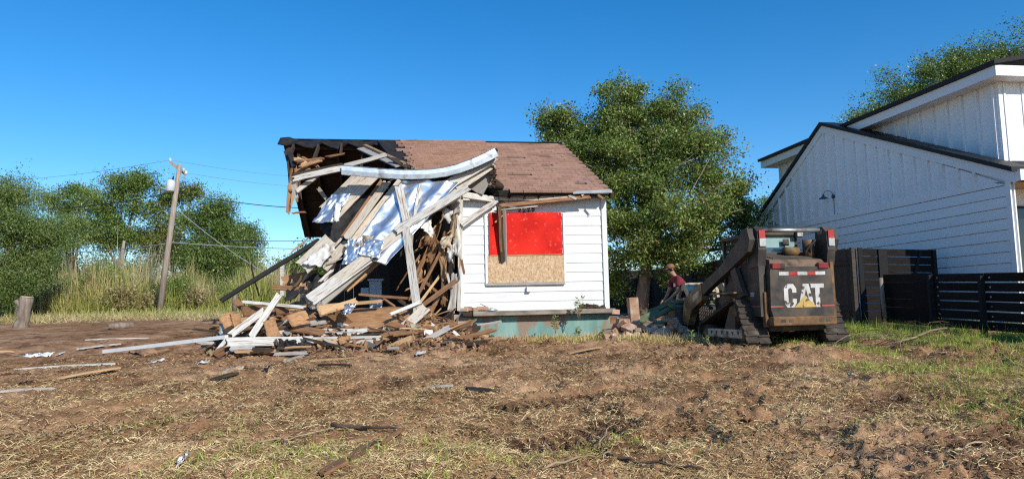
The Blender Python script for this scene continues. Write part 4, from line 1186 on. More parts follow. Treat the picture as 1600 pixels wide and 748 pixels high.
while nb < 78:
    px = rs2.uniform(948, 1078); y = rs2.uniform(14.15, 15.5); x = (px - 800) / FPX * y
    top = np.interp(px, [945, 965, 985, 1010, 1030, 1050, 1065, 1080], [.10, .40, .36, .30, .42, .36, .26, .04]) * np.interp(y, [14.1, 14.5, 14.9, 15.5], [.1, .7, 1, .9])
    z = g(x, y) + top * rs2.uniform(.15, 1.0) + .03
    M = Matrix.Translation((x, y, z)) @ Matrix.Rotation(rs2.uniform(0, 6.28), 4, 'Z') @ Matrix.Rotation(rs2.gauss(0, .5), 4, 'X') @ Matrix.Rotation(rs2.gauss(0, .5), 4, 'Y')
    kb = rs2.choices(range(5), [4, 4, 3, 3, 3])[0]
    kd = ['whole salmon brick', 'chipped salmon brick', 'half brick', 'flat brick slab', 'big mortared brick chunk'][kb]
    zn = 'at the house corner end of the pile' if px < 976 else 'round the foot of the upright brick stack' if px < 1006 else 'below the green boards in the pile' if px < 1042 else 'at the loader end of the pile'
    zn = ('low ' if z - g(x, y) < .16 else 'high ') + zn
    put('brick', bmeshes[kb], None, None, M, label=f'{kd} {zn}', cat='brick', group=f'{kd} pieces {zn}')
    nb += 1
for i, (px, py, Y, s, lab) in enumerate([(1030, 520, 14.35, (.26, .16, .03), 'flat pinkish slab leaning on the front of the brick pile'), (1047, 500, 14.6, (.34, .10, .03), 'long pinkish slab lying along the top of the brick pile'),
                                        (962, 487, 14.9, (.16, .08, .05), 'dark brick block on the house corner end of the pile')]):
    mb = MB().bbox(-s[0] / 2, s[0] / 2, -s[1] / 2, s[1] / 2, -s[2], s[2], .008)
    put('slab', mb.mesh(), BRICK, None, Matrix.Translation(at(px, py, Y)) @ Matrix.Rotation(R([-20, 12, 5][i]), 4, 'Y') @ Matrix.Rotation(R([40, 20, 0][i]), 4, 'X'), label=lab, cat='slab')
for i in range(5):
    p = hw(-3.2 + .13 * i + rs.uniform(-.03, .03), -.10, 1.60 + (i % 2) * .02)
    put('brick', bmeshes[i % 3], None, None, Matrix.Translation(p) @ Matrix.Rotation(rs.uniform(-.6, .6), 4, 'Z'), label='brick bit on the left end of the house ledge', cat='brick', group='brick bits on the ledge')

# litter on the ledge
put('pan_lid', MB().tube([hw(-2.62, -.1, 1.565), hw(-2.62, -.1, 1.60), hw(-2.62, -.1, 1.625)], [.16, .15, .02], 16).mesh(), GALV, None, label='small metal lid lying on the house ledge', cat='lid')
put('stick', MB().tube([hw(-2.85, -.12, 1.72), hw(-2.7, -.12, 1.64), hw(-2.5, -.1, 1.60)], [.006, .01, .008], 6).mesh(), DTWIG, None, label='dark twig sticking up from the metal lid on the ledge', cat='twig')
put('rag', crumple([tuple(hw(-.62, -.20, 1.57)), tuple(hw(-.10, -.20, 1.57)), tuple(hw(-.10, -.04, 1.62)), tuple(hw(-.62, -.04, 1.66))], 18, 10, .05, 231, .01, sc=9), W['decay'], None,
    label='dark crumpled rag at the right end of the house ledge', cat='rag')

# ================================================================== weeds by the foundation
LEAF_W = material('weed leaf', (.16, .24, .05), (.34, .42, .12), 3, (1, 1, 1), .6, 0, island=.35, rand=0, trans=.35)
def weed(px, py, Y, h, n, label, lean=0.0):
    base = at(px, py, Y); base.z = max(base.z, g(base.x, base.y))
    t = thing('weed', label, 'weed', Matrix.Translation(base))
    mb = MB(); V = []; F = []; r = random.Random(int(px))
    for sx in range(max(2, n // 12)):
        top = base + Vector((r.gauss(lean, .08), r.gauss(0, .05), h * r.uniform(.6, 1)))
        pts = [base.lerp(top, k / 5) + Vector((r.gauss(0, .012), 0, 0)) for k in range(6)]
        mb.tube(pts, [.007 * (1 - .7 * k / 5) for k in range(6)], 5)
        for k in range(n // max(2, n // 12)):
            f = r.uniform(.3, 1); p = base.lerp(top, f)
            d = Vector((r.gauss(0, 1), r.gauss(0, 1), r.uniform(-.2, .7))).normalized(); s = d.orthogonal().normalized(); s = (Matrix.Rotation(r.uniform(0, 6), 3, d) @ s)
            L = r.uniform(.05, .10); w = L * .4
            b = len(V); V += [p, p + d * L * .5 + s * w * .5, p + d * L, p + d * L * .5 - s * w * .5]; F.append([b, b + 1, b + 2, b + 3])
    put('stem', mb.mesh(), TWIG, t)
    put('leaves', np_mesh('leaves', [tuple(v) for v in V], F), LEAF_W, t)
weed(905, 497, 15.45, .52, 60, 'tall yellow green weed growing in front of the house ledge')
weed(868, 520, 15.2, .42, 44, 'lower weed with pale leaves against the teal foundation')
weed(900, 527, 15.0, .30, 36, 'short weed at the right foot of the teal foundation')
weed(940, 533, 14.6, .28, 36, 'dry weed between the foundation and the brick pile')
weed(980, 537, 14.1, .20, 30, 'small weed before the upright brick stack')
weed(1085, 538, 13.4, .30, 30, 'dry weed before the left track of the loader')
weed(1110, 540, 13.0, .24, 24, 'weed stalks at the front end of the left track')
# dry fringe along the foundation
def fringe():
    n = 5200
    px = RNG.uniform(760, 1140, n); y = RNG.normal(14.9, .28, n); y = np.where(px > 960, y - .95, y); x = (px - 800) / FPX * y
    blades('dry_fringe', x, y, RNG.gamma(4, .022, n) + .03, RNG.uniform(.004, .012, n), 20, 85, STRAW, 'dry weeds and straw along the foot of the foundation and brick pile', droop=.4)
    n = 2600
    px = RNG.uniform(820, 1140, n); y = RNG.normal(14.7, .35, n); y = np.where(px > 960, y - .85, y); x = (px - 800) / FPX * y
    blades('green_fringe', x, y, RNG.gamma(4, .02, n) + .03, RNG.uniform(.006, .014, n), 20, 85, YGRASS, 'sparse green weeds along the foot of the foundation and brick pile', droop=.4)
fringe()
# ================================================================== white neighbouring house
# local frame: y runs back along the side wall, x runs to the right, away from the wall face
NM = Matrix.Translation((10.93, 15.5, 0)) @ Matrix.Rotation(R(8.93), 4, 'Z')
NI = NM.inverted()
nb = thing('white_house', 'white two storey house with board and batten gable and black roof edges', 'house', NM @ Matrix.Translation((3, 4, .95)))
def npart(name, mb, mat, **kw):
    return put(name, mb.mesh(name), mat, nb, NM, **kw)
NWHITE = material('white painted cement siding', (.82, .82, .815), (.86, .86, .85), 1.5, (.6, .6, 2), .6, .04, rand=.025)
NROOF = material('black shingle roof', (.018, .018, .020), (.045, .044, .044), 30, (1, 1, 1), .9, .4, rand=0)
NDARK = material('black metal edge', (.012, .012, .013), None, 5, (1, 1, 1), .5, 0, rand=0)
WOODSOF = material('stained soffit', (.40, .22, .10), (.5, .3, .15), 4, (14, 1, 14), .6, .1, rand=.05)
GL = 11.6; PKY = 6.75; PKZ = 7.12; EVZ = 4.36; GZ = .80
def nslope(y):            # gable edge height above a wall position
    return EVZ + (PKZ - EVZ) * (y / PKY if y < PKY else (GL - y) / (GL - PKY))
# body
npart('wall_body', MB().prism([(.0, GZ), (GL, GZ), (GL, EVZ - .05), (PKY, PKZ - .12), (0, EVZ - .05)], .06, .09, 'x'), NWHITE)
npart('front_wall', MB().box(.092, 7.5, .9, 1.1, GZ, EVZ - .1), NWHITE)
# lap siding, board by board
z = GZ + .1; i = 0
while z < 4.05:
    h = .243
    mb = MB().prism([(.06, 0), (-.030, 0), (-.030, .012), (-.012, h - .012), (.06, h - .012)], .13, GL - .02, 'y')
    put('siding_board', mb.mesh(), NWHITE, nb, NM @ Matrix.Translation((0, 0, z)))
    z += h; i += 1
ZB = z + .005
npart('band_board', MB().prism([(.11, ZB), (GL - .3, ZB), (GL - .75, ZB + .19), (.75, ZB + .19)], -.028, .059, 'x'), NWHITE)
npart('corner_board', MB().box(-.035, .0, 0, .125, GZ, 4.3), NWHITE)
npart('gable_panel', MB().prism([(.3, ZB + .1), (GL - .4, ZB + .1), (PKY, PKZ - .1)], .0, .058, 'x'), NWHITE)
y = .95
while y < GL - .7:
    top = nslope(y) - .24
    if top > ZB + .24:
        npart('batten', MB().box(-.060, -.001, y - .024, y + .024, ZB + .191, top), NWHITE)
    y += .48
# rake trim and black roof edge
for a, b in (((-.12, EVZ - .05), (PKY, PKZ)), ((PKY, PKZ), (GL + .15, EVZ - .06))):
    (ya, za), (yb, zb) = a, b
    npart('rake_trim', MB().prism([(ya, za - .24), (yb, zb - .24), (yb, zb - .004), (ya, za - .004)], -.05, .0, 'x'), NWHITE)
    npart('roof_edge', MB().prism([(ya - (.06 if ya < 1 else 0), za), (yb + (.06 if yb > 9 else 0), zb), (yb + (.06 if yb > 9 else 0), zb + .10), (ya - (.06 if ya < 1 else 0), za + .10)], -.13, .4, 'x'), NDARK)
npart('gable_roof', MB().prism([(-.2, EVZ - .12), (PKY, PKZ - .02), (PKY, PKZ + .09), (-.2, EVZ - .01)], .402, 7.5, 'x'), NROOF)
npart('gable_roof', MB().prism([(PKY, PKZ - .02), (GL + .2, EVZ - .12), (GL + .2, EVZ - .01), (PKY, PKZ + .09)], .402, 7.5, 'x'), NROOF)
npart('soffit', MB().box(.06, 7.5, -.25, .895, EVZ - .26, EVZ - .19), WOODSOF)
npart('porch_beam', MB().box(.0, 7.5, -.26, -.05, EVZ - .26, EVZ - .02), NWHITE)
npart('window_frame', MB().box(.55, 2.0, .84, .898, 1.4, 3.7), NDARK)
GLASS = material('dark window glass', (.02, .025, .03), None, 5, (1, 1, 1), .06, 0, rand=0, spec=.6)
npart('window_pane', MB().box(.62, 1.93, .83, .842, 1.47, 3.63), GLASS)
# upper storey set back above the gable
S0 = .6; UY0, UY1, UZ0, UZ1 = .74, 10.6, 4.2, 6.60
npart('upper_wall', MB().box(S0, S0 + .2, UY0, UY1, UZ0, UZ1), NWHITE)
npart('upper_wall', MB().box(S0 + .201, 7.0, UY0, UY0 + .2, UZ0, UZ1), NWHITE)
y = UY0 + .10; k = 0
while y < UY1:
    npart('batten', MB().box(S0 - .060, S0 - .001, y, y + .048, UZ0 + .2, UZ1 - .01), NWHITE); y += .48
x = S0 + .12
while x < 4:
    npart('batten', MB().box(x, x + .045, UY0 - .024, UY0 - .001, UZ0 + .2, UZ1 - .01), NWHITE); x += .48
npart('upper_soffit', MB().box(S0 - .42, 7.4, UY0 - .42, UY1 + .42, UZ1 + .001, UZ1 + .03), NWHITE)
npart('upper_fascia', MB().box(S0 - .45, S0 - .421, UY0 - .45, UY1 + .45, UZ1 - .0, UZ1 + .24), NWHITE)
npart('upper_fascia', MB().box(S0 - .420, 7.4, UY0 - .45, UY0 - .421, UZ1 - .0, UZ1 + .24), NWHITE)
npart('upper_roof', MB().prism([(S0 - .53, UZ1 + .245), (7.6, UZ1 + 1.6), (7.6, UZ1 + 1.75), (S0 - .53, UZ1 + .345)], UY0 - .52, UY1 + .52, 'y'), NROOF)

# gooseneck barn lamp and its conduit
LAMPM = material('dark blue enamel', (.045, .075, .11), (.06, .10, .14), 5, (1, 1, 1), .35, 0, rand=0, spec=.5)
def on_wall(px, py):
    lo, hi = 10., 40.
    for _ in range(40):
        mid = (lo + hi) / 2
        if (NI @ at(px, py, mid)).x < 0: lo = mid
        else: hi = mid
    return NI @ at(px, py, lo)
q = on_wall(1303, 307)
lamp = thing('wall_lamp', 'dark blue gooseneck barn lamp on the white gable wall', 'lamp', NM @ Matrix.Translation(q) @ Matrix.Scale(.62, 4))
LM = WM[lamp.name]
put('wall_plate', MB().tube([(0, 0, 0), (-.07, 0, 0)], .10, 14).mesh(), LAMPM, lamp, LM)
put('gooseneck', MB().tube([(-.05, 0, .02)] + [(-.05 - .26 * (1 - math.cos(a)) , .0, .05 + .24 * math.sin(a)) for a in [i * math.pi / 9 for i in range(10)]], .014, 8).mesh(), LAMPM, lamp, LM)
put('lamp_shade', MB().tube([(-.57, 0, .10), (-.57, 0, .02), (-.57, 0, -.03), (-.57, 0, -.10), (-.57, 0, -.115)], [.04, .06, .12, .22, .225], 20).mesh(), LAMPM, lamp, LM)
put('conduit', MB().tube([(-.03, 0, -.08), (-.03, 0, -3.8)], .018, 8).mesh(), GALV, lamp, LM)

# ================================================================== black slat fence along the lot line
FENCEB = material('black stained fence board', (.010, .0085, .008), (.022, .018, .016), 4, (1.2, 14, 14), .85, .3, spec=.15, rand=.25)
FPOST = material('black fence post', (.013, .013, .014), (.028, .027, .026), 4, (14, 14, 1.2), .8, .2, spec=.15, rand=.1)
FX = lambda y: 9.30 - .157 * (y - 13.0)
FT = lambda y: 2.045 + .038 * (y - 13.0)
fence = thing('slat_fence', 'low black fence of level boards with open gaps on the right', 'fence', Matrix.Translation((FX(13), 13, .86)))
posts = [16.85, 15.3, 13.95, 12.45, 11.0]
for a, b in zip(posts[:-1], posts[1:]):
    for k in range(6):
        zoff = -.085 - k * .187
        A = Vector((FX(a) + .0, a - .01, FT(a) + zoff)); B = Vector((FX(b), b + .01, FT(b) + zoff))
        wd = .183 if a > 16 else .165
        plank('slat', A + Vector((0, 0, rs.uniform(-.004, .004))), B, wd, .022, FENCEB, fence, n=(-1, 0, 0), rag=0, bow=rs.uniform(-.004, .004))
for i, yv in enumerate(posts):
    if i == 0: continue
    lean = .03 if i == 2 else 0
    plank('post', Vector((FX(yv) - .06 - lean, yv, FT(yv) - 1.25)), Vector((FX(yv) - .06, yv, FT(yv) - .02 - (.03 if i == 2 else 0))), .09, .09, FPOST, fence, n=(-1, 0, 0), rag=0)
for yv in (15.15, 13.8, 12.3):
    for k in range(6):
        z = FT(yv) - .08 - k * .187
        put('bracket', MB().box(FX(yv) - .025, FX(yv) - .013, yv - .015, yv + .02, z - .02, z + .008).mesh(), GALV, fence)
# brown leaning post at its far end
put('wood_post', MB().tube([at(1376, 434, 16.7), at(1379, 465, 16.65), at(1383, 497, 16.6)], [.045, .05, .05], 10).mesh(), BARK, None, label='brown round post leaning at the far end of the low slat fence', cat='post')

# ================================================================== tall black gate panel facing the street
GA, GB = at(1342, 389, 17.2), at(1458, 391, 17.35)
gate = thing('slat_gate', 'tall black slatted gate panel between the low fence and the white house', 'gate', Matrix.Translation(Vector((GA.x, GA.y, 1.0))))
H = 1.86
for k in range(10):
    dz = -.075 - k * .187
    plank('slat', GA + Vector((0, 0, dz)), GB + Vector((0, 0, dz)), .172, .022, FENCEB, gate, n=(0, -1, 0), rag=0)
for f, wv in ((0.0, .10), (.30, .20), (.80, .05), (1.0, .08)):
    p = GA.lerp(GB, f) + Vector((0, -.035 if f not in (.80,) else -.03, 0))
    if f == .80:
        plank('brace', GA.lerp(GB, .82) + Vector((0, -.03, 0)), GA.lerp(GB, .50) + Vector((0, -.03, -1.8)), .06, .03, FPOST, gate, n=(0, -1, 0), rag=0)
    else:
        plank('stile', p + Vector((0, 0, .01 if f else .03)), p + Vector((0, 0, -H)), wv, .045, FPOST, gate, n=(0, -1, 0), rag=0)
put('gate_post', MB().box(GB.x + .04, GB.x + .13, GB.y + .1, GB.y + .2, .9, GB.z - .06).mesh(), FPOST, gate)

# ================================================================== weathered privacy fences behind
WEATH = material('weathered fence plank', (.036, .029, .023), (.080, .064, .052), 4, (14, 14, 1.2), .9, .35, rand=.25)
lot = thing('privacy_fence', 'weathered grey plank fence running back along the lot behind the loader', 'fence', Matrix.Translation((8.1, 17.2, 1.0)))
A, B = Vector((8.17, 17.0, 0)), Vector((5.95, 31.0, 0))
n = 104
d = (B - A).normalized(); side = Vector((-d.y, d.x, 0))
yaw = math.atan2(d.y, d.x)
pm = []
for k in range(3):
    m = plank_mesh(1.8, .145, .018, 0.0, 0, seg=1); m.materials.append(WEATH); pm.append(m)
for i in range(n):
    p = A.lerp(B, (i + .5) / n); z0 = g(p.x, p.y) + .04
    M, _ = frame(p + Vector((0, 0, z0)), p + Vector((0, 0, z0 + 1.8)), n=side)
    put('fence_plank', pm[i % 3], None, lot, M @ Matrix.Translation((rs.uniform(-.02, .02), rs.uniform(-.003, .003), rs.uniform(-.004, .004))))
for zz in (.4, 1.5):
    for i in range(6):
        a, b = A.lerp(B, i / 6), A.lerp(B, (i + 1) / 6 - .002)
        plank('fence_rail', a + Vector((0, 0, g(a.x, a.y) + zz)) + side * .045, b + Vector((0, 0, g(b.x, b.y) + zz)) + side * .045, .09, .04, WEATH, lot, n=side, rag=0)
for i in range(7):
    a = A.lerp(B, i / 6)
    plank('fence_post', a + Vector((0, 0, g(a.x, a.y) - .1)) + side * .11, a + Vector((0, 0, g(a.x, a.y) + 1.86)) + side * .11, .09, .09, WEATH, lot, n=side, rag=0)
back = thing('privacy_fence', 'dark plank fence crossing behind the tree at the end of the lot', 'fence', Matrix.Translation((4.5, 31.2, 1.3)))
for i in range(38):
    x = 1.8 + i * .143; yv = 30.6 + (x - 1.8) * .10
    z0 = g(x, yv) + .03
    M, _ = frame((x, yv, z0), (x, yv, z0 + 1.8), n=(0, -1, 0))
    put('fence_plank', pm[i % 3], None, back, M @ Matrix.Translation((rs.uniform(-.03, .03), 0, rs.uniform(-.004, .004))))
for zz in (.4, 1.5):
    plank('fence_rail', (1.8, 30.66, g(1.8, 30.6) + zz), (7.2, 31.2, g(7.2, 31.1) + zz), .09, .04, WEATH, back, n=(0, -1, 0), rag=0)

# ================================================================== cut brush by the fence
brush = thing('brush_pile', 'tangle of bare cut branches in the grass before the black fence', 'brush', Matrix.Translation(gp(1430, 538)))
br = random.Random(4)
for i in range(46):
    px = br.uniform(1340, 1478); p = gp(px, br.uniform(524, 548))
    L = br.uniform(.5, 1.7); yaw = br.gauss(0, .5) + (math.pi if br.random() < .5 else 0)
    dirv = Vector((math.cos(yaw), math.sin(yaw) * .6, 0))
    h = br.uniform(.03, .36)
    pts = [p + dirv * L * (k / 7 - .5) + Vector((br.gauss(0, .02), br.gauss(0, .02), .02 + h * math.sin(math.pi * min(1, k / 7 * br.uniform(.9, 1.1))) ** 1.0)) for k in range(8)]
    r0 = br.uniform(.003, .0075)
    put('branch', MB().tube(pts, [r0 * (1.2 - .9 * k / 7) for k in range(8)], 5).mesh(), br.choice([DTWIG, TWIG, DTWIG, DTWIG]), brush)
pts = [gp(1395, 545), gp(1430, 542), gp(1455, 536), gp(1482, 537)]
put('branch', MB().tube([p + Vector((0, 0, .10 + .06 * i)) for i, p in enumerate(pts)], [.014, .018, .022, .016], 6).mesh(), TWIG, brush, label='thick pale branch')

# ================================================================== tracked loader
YEL = material('worn yellow paint', (.30, .17, .045), (.42, .26, .08), 4, (1, 1, 1), .6, .2, rand=0, dirt=(.10, .062, .035), dscale=3, dlo=.36, dhi=.54)
MBLK = material('dusty black paint', (.026, .023, .021), (.054, .046, .039), 5, (1, 1, 1), .6, .08, rand=0, spec=.3, dirt=(.115, .080, .055), dscale=3.2, dlo=.44, dhi=.68)
MGREY = material('dusty dark arm paint', (.040, .035, .030), (.075, .062, .048), 4, (1, 1, 1), .65, .1, rand=0, dirt=(.12, .085, .055), dscale=3, dlo=.5, dhi=.7)
DUSTY = material('hood under brown dust', (.12, .075, .048), (.22, .145, .095), 3.5, (1, 1, 1), .85, .2, rand=0, dirt=(.06, .045, .035), dscale=4, dlo=.55, dhi=.7)
RUST = material('rusty bumper', (.14, .075, .035), (.25, .14, .065), 5, (1, 1, 1), .8, .25, rand=0, dirt=(.07, .045, .03), dscale=3, dlo=.5, dhi=.7)
RUB_T = material('dry muddy rubber', (.030, .025, .022), (.075, .058, .045), 8, (1, 1, 1), .9, .35, rand=0)
STEEL = material('bare worn steel', (.30, .29, .27), (.42, .40, .37), 5, (1, 1, 1), .45, .15, metal=.6, rand=0, dirt=(.2, .13, .08), dscale=4, dlo=.5, dhi=.65)
LETTER = material('scuffed white decal', (.46, .44, .41), (.60, .58, .55), 5, (1, 1, 1), .6, 0, rand=0, dirt=(.06, .05, .042), dscale=8, dlo=.57, dhi=.61)
DYEL = material('scuffed yellow decal', (.46, .30, .08), (.55, .38, .12), 5, (1, 1, 1), .6, 0, rand=0, dirt=(.12, .09, .05), dscale=9, dlo=.58, dhi=.63)
REDT = material('dull red lens', (.16, .012, .012), (.24, .03, .025), 5, (1, 1, 1), .35, 0, rand=0)
REDR = material('red reflector', (.36, .02, .02), (.50, .05, .04), 5, (1, 1, 1), .35, 0, rand=0)
WREF = material('white reflector', (.42, .41, .39), (.58, .57, .55), 8, (1, 1, 1), .4, 0, rand=0, dirt=(.3, .26, .2), dscale=6, dlo=.55, dhi=.7)
REDL = material('faded red line', (.36, .07, .05), (.45, .12, .09), 5, (1, 1, 1), .6, 0, rand=0)
CREAM = material('cream worn steel', (.40, .34, .24), (.55, .48, .36), 5, (1, 1, 1), .6, .15, rand=0, dirt=(.16, .11, .07), dscale=4, dlo=.5, dhi=.65)
CABG = material('cab glass', (.24, .36, .34), (.30, .42, .40), 3, (1, 1, 1), .12, 0, rand=0, spec=.6)
TH = R(11)
TL = Vector((4.93, 12.42, 0)); TL.z = g(TL.x, TL.y) - .02
TM = Matrix.Translation(TL) @ Matrix.Rotation(TH, 4, 'Z')
ld = thing('tracked_loader', 'black and yellow compact tracked loader seen from behind beside the brick pile', 'loader', TM)
def lp(name, mb, mat, parent=None, **kw):
    return put(name, mb.mesh(name), mat, parent or ld, TM, **kw)
# tracks
def track_loop():
    pts = []
    def arc(cy, cz, r, a0, a1, n):
        for i in range(n + 1):
            a = R(a0 + (a1 - a0) * i / n); pts.append((cy + r * math.cos(a), cz + r * math.sin(a)))
    arc(.30, .24, .24, 200, 270, 5)      # rear lower wheel
    arc(1.72, .24, .24, 270, 420, 9)     # front idler
    arc(.52, .66, .22, 62, 190, 8)       # raised drive sprocket
    return pts
def resample(pts, n):
    P = [Vector((a, b)) for a, b in pts] + [Vector(pts[0])]
    Ls = [0]
    for i in range(len(P) - 1): Ls.append(Ls[-1] + (P[i + 1] - P[i]).length)
    out = []
    for k in range(n):
        s = Ls[-1] * k / n
        j = max(i for i in range(len(Ls)) if Ls[i] <= s + 1e-9); j = min(j, len(P) - 2)
        f = (s - Ls[j]) / max(Ls[j + 1] - Ls[j], 1e-9); out.append(P[j].lerp(P[j + 1], f))
    return out
for sgn in (-1, 1):
    x0, x1 = (-.98, -.54) if sgn < 0 else (.54, .98)
    loop = resample(track_loop(), 84)
    cen = Vector((.9, .38))
    vs, fs = [], []; n = len(loop)
    for i, p in enumerate(loop):
        t = (loop[(i + 1) % n] - loop[i - 1]).normalized(); nr = Vector((t.y, -t.x))
        if nr.dot(p - cen) < 0: nr = -nr
        o = p + nr * (.0 if i % 3 else -.0); inn = p - nr * .03
        vs += [(x0, o.x, o.y), (x1, o.x, o.y), (x1, inn.x, inn.y), (x0, inn.x, inn.y)]
    for i in range(n):
        a, b = 4 * i, 4 * ((i + 1) % n)
        for k in range(4): fs.append([a + k, a + (k + 1) % 4, b + (k + 1) % 4, b + k])
    mb = MB().add(vs, fs)
    for i in range(0, n, 2):
        p = loop[i]; t = (loop[(i + 1) % n] - loop[i - 1]).normalized(); nr = Vector((t.y, -t.x))
        if nr.dot(p - cen) < 0: nr = -nr
        for xa, xb, sh in ((x0 + .0, (x0 + x1) / 2 - .01, 0), ((x0 + x1) / 2 + .01, x1, .5)):
            c = p + t * sh * .03
            q = [c - t * .019 - nr * .01, c + t * .019 - nr * .01, c + t * .014 + nr * .028, c - t * .014 + nr * .028]
            mb.add([(xa, v.x, v.y) for v in q] + [(xb, v.x, v.y) for v in q], [[0, 1, 2, 3], [7, 6, 5, 4], [0, 4, 5, 1], [1, 5, 6, 2], [2, 6, 7, 3], [3, 7, 4, 0]])
    tr = lp('track', mb, RUB_T)
    xo = x0 + .03 if sgn < 0 else x1 - .03
    xs = sorted((xo, xo + (-sgn) * .10))
    lp('track_frame', MB().bbox(xs[0], xs[1], .30, 1.60, .20, .36, .02), CREAM if sgn < 0 else RUST, tr)
    for k in range(6):
        yy = .42 + k * .2
        lp('frame_slot', MB().prism([(yy - .04, .32), (yy + .04, .32), (yy, .25)], xo + (-.004 if sgn < 0 else .001), xo + (-.001 if sgn < 0 else .004), 'x'), MBLK, tr)
    lp('track_brace', MB().prism([(.55, .36), (.95, .36), (.72, .75), (.50, .80)], xs[0] + .02, xs[1] + .03, 'x'), MGREY, tr)
    for yy, zz, r in ((.30, .24, .19), (1.72, .24, .19), (.52, .66, .17), (.66, .16, .10), (.95, .16, .10), (1.25, .16, .10), (1.48, .16, .10)):
        w = lp('wheel', MB().tube([(x0 + .06, yy, zz), (x1 - .06, yy, zz)], r, 20), MGREY, tr)
        lp('hub', MB().tube([(x0 + .045 if sgn < 0 else x1 - .045, yy, zz), (x0 + .07 if sgn < 0 else x1 - .07, yy, zz)], r * .45, 14), RUST, w) if r > .12 else None
# chassis and rear
lp('chassis', MB().bbox(-.52, .52, .10, 2.1, .32, .95, .03), MBLK)
lp('side_plate', MB().prism([(.02, .58), (1.15, .62), (1.55, .85), (1.0, 1.30), (.55, 1.50), (.02, 1.52)], -.72, -.60, 'x'), MGREY)
lp('side_plate', MB().prism([(.02, .58), (1.15, .62), (1.55, .85), (1.0, 1.30), (.55, 1.50), (.02, 1.52)], .60, .72, 'x'), MGREY)
lp('fender_step', MB().bbox(-.98, -.725, .45, 1.35, .985, 1.02, .01), YEL)
door = lp('rear_door', MB().prism([(-.56, .58), (.56, .58), (.60, .70), (.58, 1.36), (.54, 1.42), (-.54, 1.42), (-.58, 1.36), (-.60, .70)], -.10, .10, 'y'), MBLK)
hood = lp('hood', MB().add([(-.55, -.06, 1.425), (.55, -.06, 1.425), (.50, .04, 1.55), (-.50, .04, 1.55), (-.50, .62, 1.66), (.50, .62, 1.66), (-.55, .62, 1.3), (.55, .62, 1.3), (-.57, .02, 1.3), (.57, .02, 1.3)],
    [[0, 1, 2, 3], [3, 2, 5, 4], [0, 3, 8], [3, 4, 6, 8], [1, 9, 2], [2, 9, 7, 5], [4, 5, 7, 6], [0, 8, 9, 1], [6, 7, 9, 8]]), DUSTY)
for k in range(9):
    lp('grille_slat', MB().box(-.38, .38, .12 + k * .052, .14 + k * .052, 1.56 + k * .01, 1.595 + k * .01), MBLK, hood)
lp('tail_light', MB().bbox(-.545, -.30, -.125, -.05, 1.385, 1.485, .01), REDT)
lp('tail_light', MB().bbox(.33, .525, -.125, -.05, 1.385, 1.485, .01), REDT)
lp('light_guard', MB().box(-.39, -.305, -.128, -.118, 1.39, 1.48), MBLK)
# reflective tape in five pieces, letters, triangle and red line on the rear door
for k, (a, b) in enumerate(((-.42, -.235), (-.235, -.07), (-.07, .12), (.12, .27), (.27, .46))):
    lp('reflector_tape', MB().box(a, b - .004, -.108, -.1005, 1.275, 1.335), REDR if k % 2 else WREF, door)
C_ = [(0, .2), (.13, 0), (.46, 0), (.6, .2), (.6, .37), (.4, .37), (.4, .25), (.35, .18), (.25, .18), (.2, .25), (.2, .75), (.25, .82), (.35, .82), (.4, .75), (.4, .63), (.6, .63), (.6, .8), (.46, 1), (.13, 1), (0, .8)]
A_ = [(0, 0), (.26, 1), (.54, 1), (.80, 0), (.60, 0), (.53, .26), (.40, .80), (.27, .26), (.20, 0)]
T_ = [(0, .82), (0, 1), (.66, 1), (.66, .82), (.44, .82), (.44, 0), (.22, 0), (.22, .82)]
LH = .40
for nm, poly, ox in (('C', C_, -.345), ('A', A_, -.085), ('T', T_, .16)):
    lp('letter', MB().prism([(ox + a * LH * .97, .725 + b * LH) for a, b in poly], -.1065, -.1005, 'y'), LETTER, door)
lp('triangle_emblem', MB().prism([(-.165, .725), (.265, .725), (.05, .925)], -.112, -.107, 'y'), DYEL, door)
lp('red_line', MB().box(-.60, -.37, -.1055, -.1003, .735, .757), REDL, door)
lp('red_line', MB().box(.36, .60, -.1055, -.1003, .735, .757), REDL, door)
bump = lp('bumper', MB().bbox(-.60, .60, -.16, .08, .42, .578, .025), RUST)
for x in (-.42, -.27, .30, .43):
    lp('bumper_slot', MB().box(x - .045, x + .045, -.164, -.158, .475, .53), MBLK, bump)
lp('door_edge', MB().bbox(.59, .665, -.06, .08, .46, 1.50, .02), RUST)
lp('door_edge', MB().bbox(-.665, -.59, -.02, .08, .40, 1.0, .02), RUST)
# towers
for sgn in (-1, 1):
    xa, xb = (-.735, -.585) if sgn < 0 else (.585, .735)
    tw = lp('tower', MB().prism([(.02, 1.45), (.34, 1.40), (.34, 1.62), (.30, 2.06), (.22, 2.13), (.08, 2.13), (-.02, 2.02), (-.04, 1.72)], xa, xb, 'x'), MBLK)
    lp('reflector', MB().box(xa + .02, xb - .02, -.052, -.030, 1.92, 2.06), REDR, tw)
    lp('reflector', MB().box(xa + .02, xb - .02, -.062, -.030, 1.78, 1.915), WREF, tw)
    lp('tower_pin', MB().tube([(xa - .012, .16, 2.05), (xb + .012, .16, 2.05)], .06, 14), STEEL, tw)
lp('cross_tube', MB().tube([(-.60, .15, 2.075), (.60, .15, 2.075)], .038, 12), STEEL)
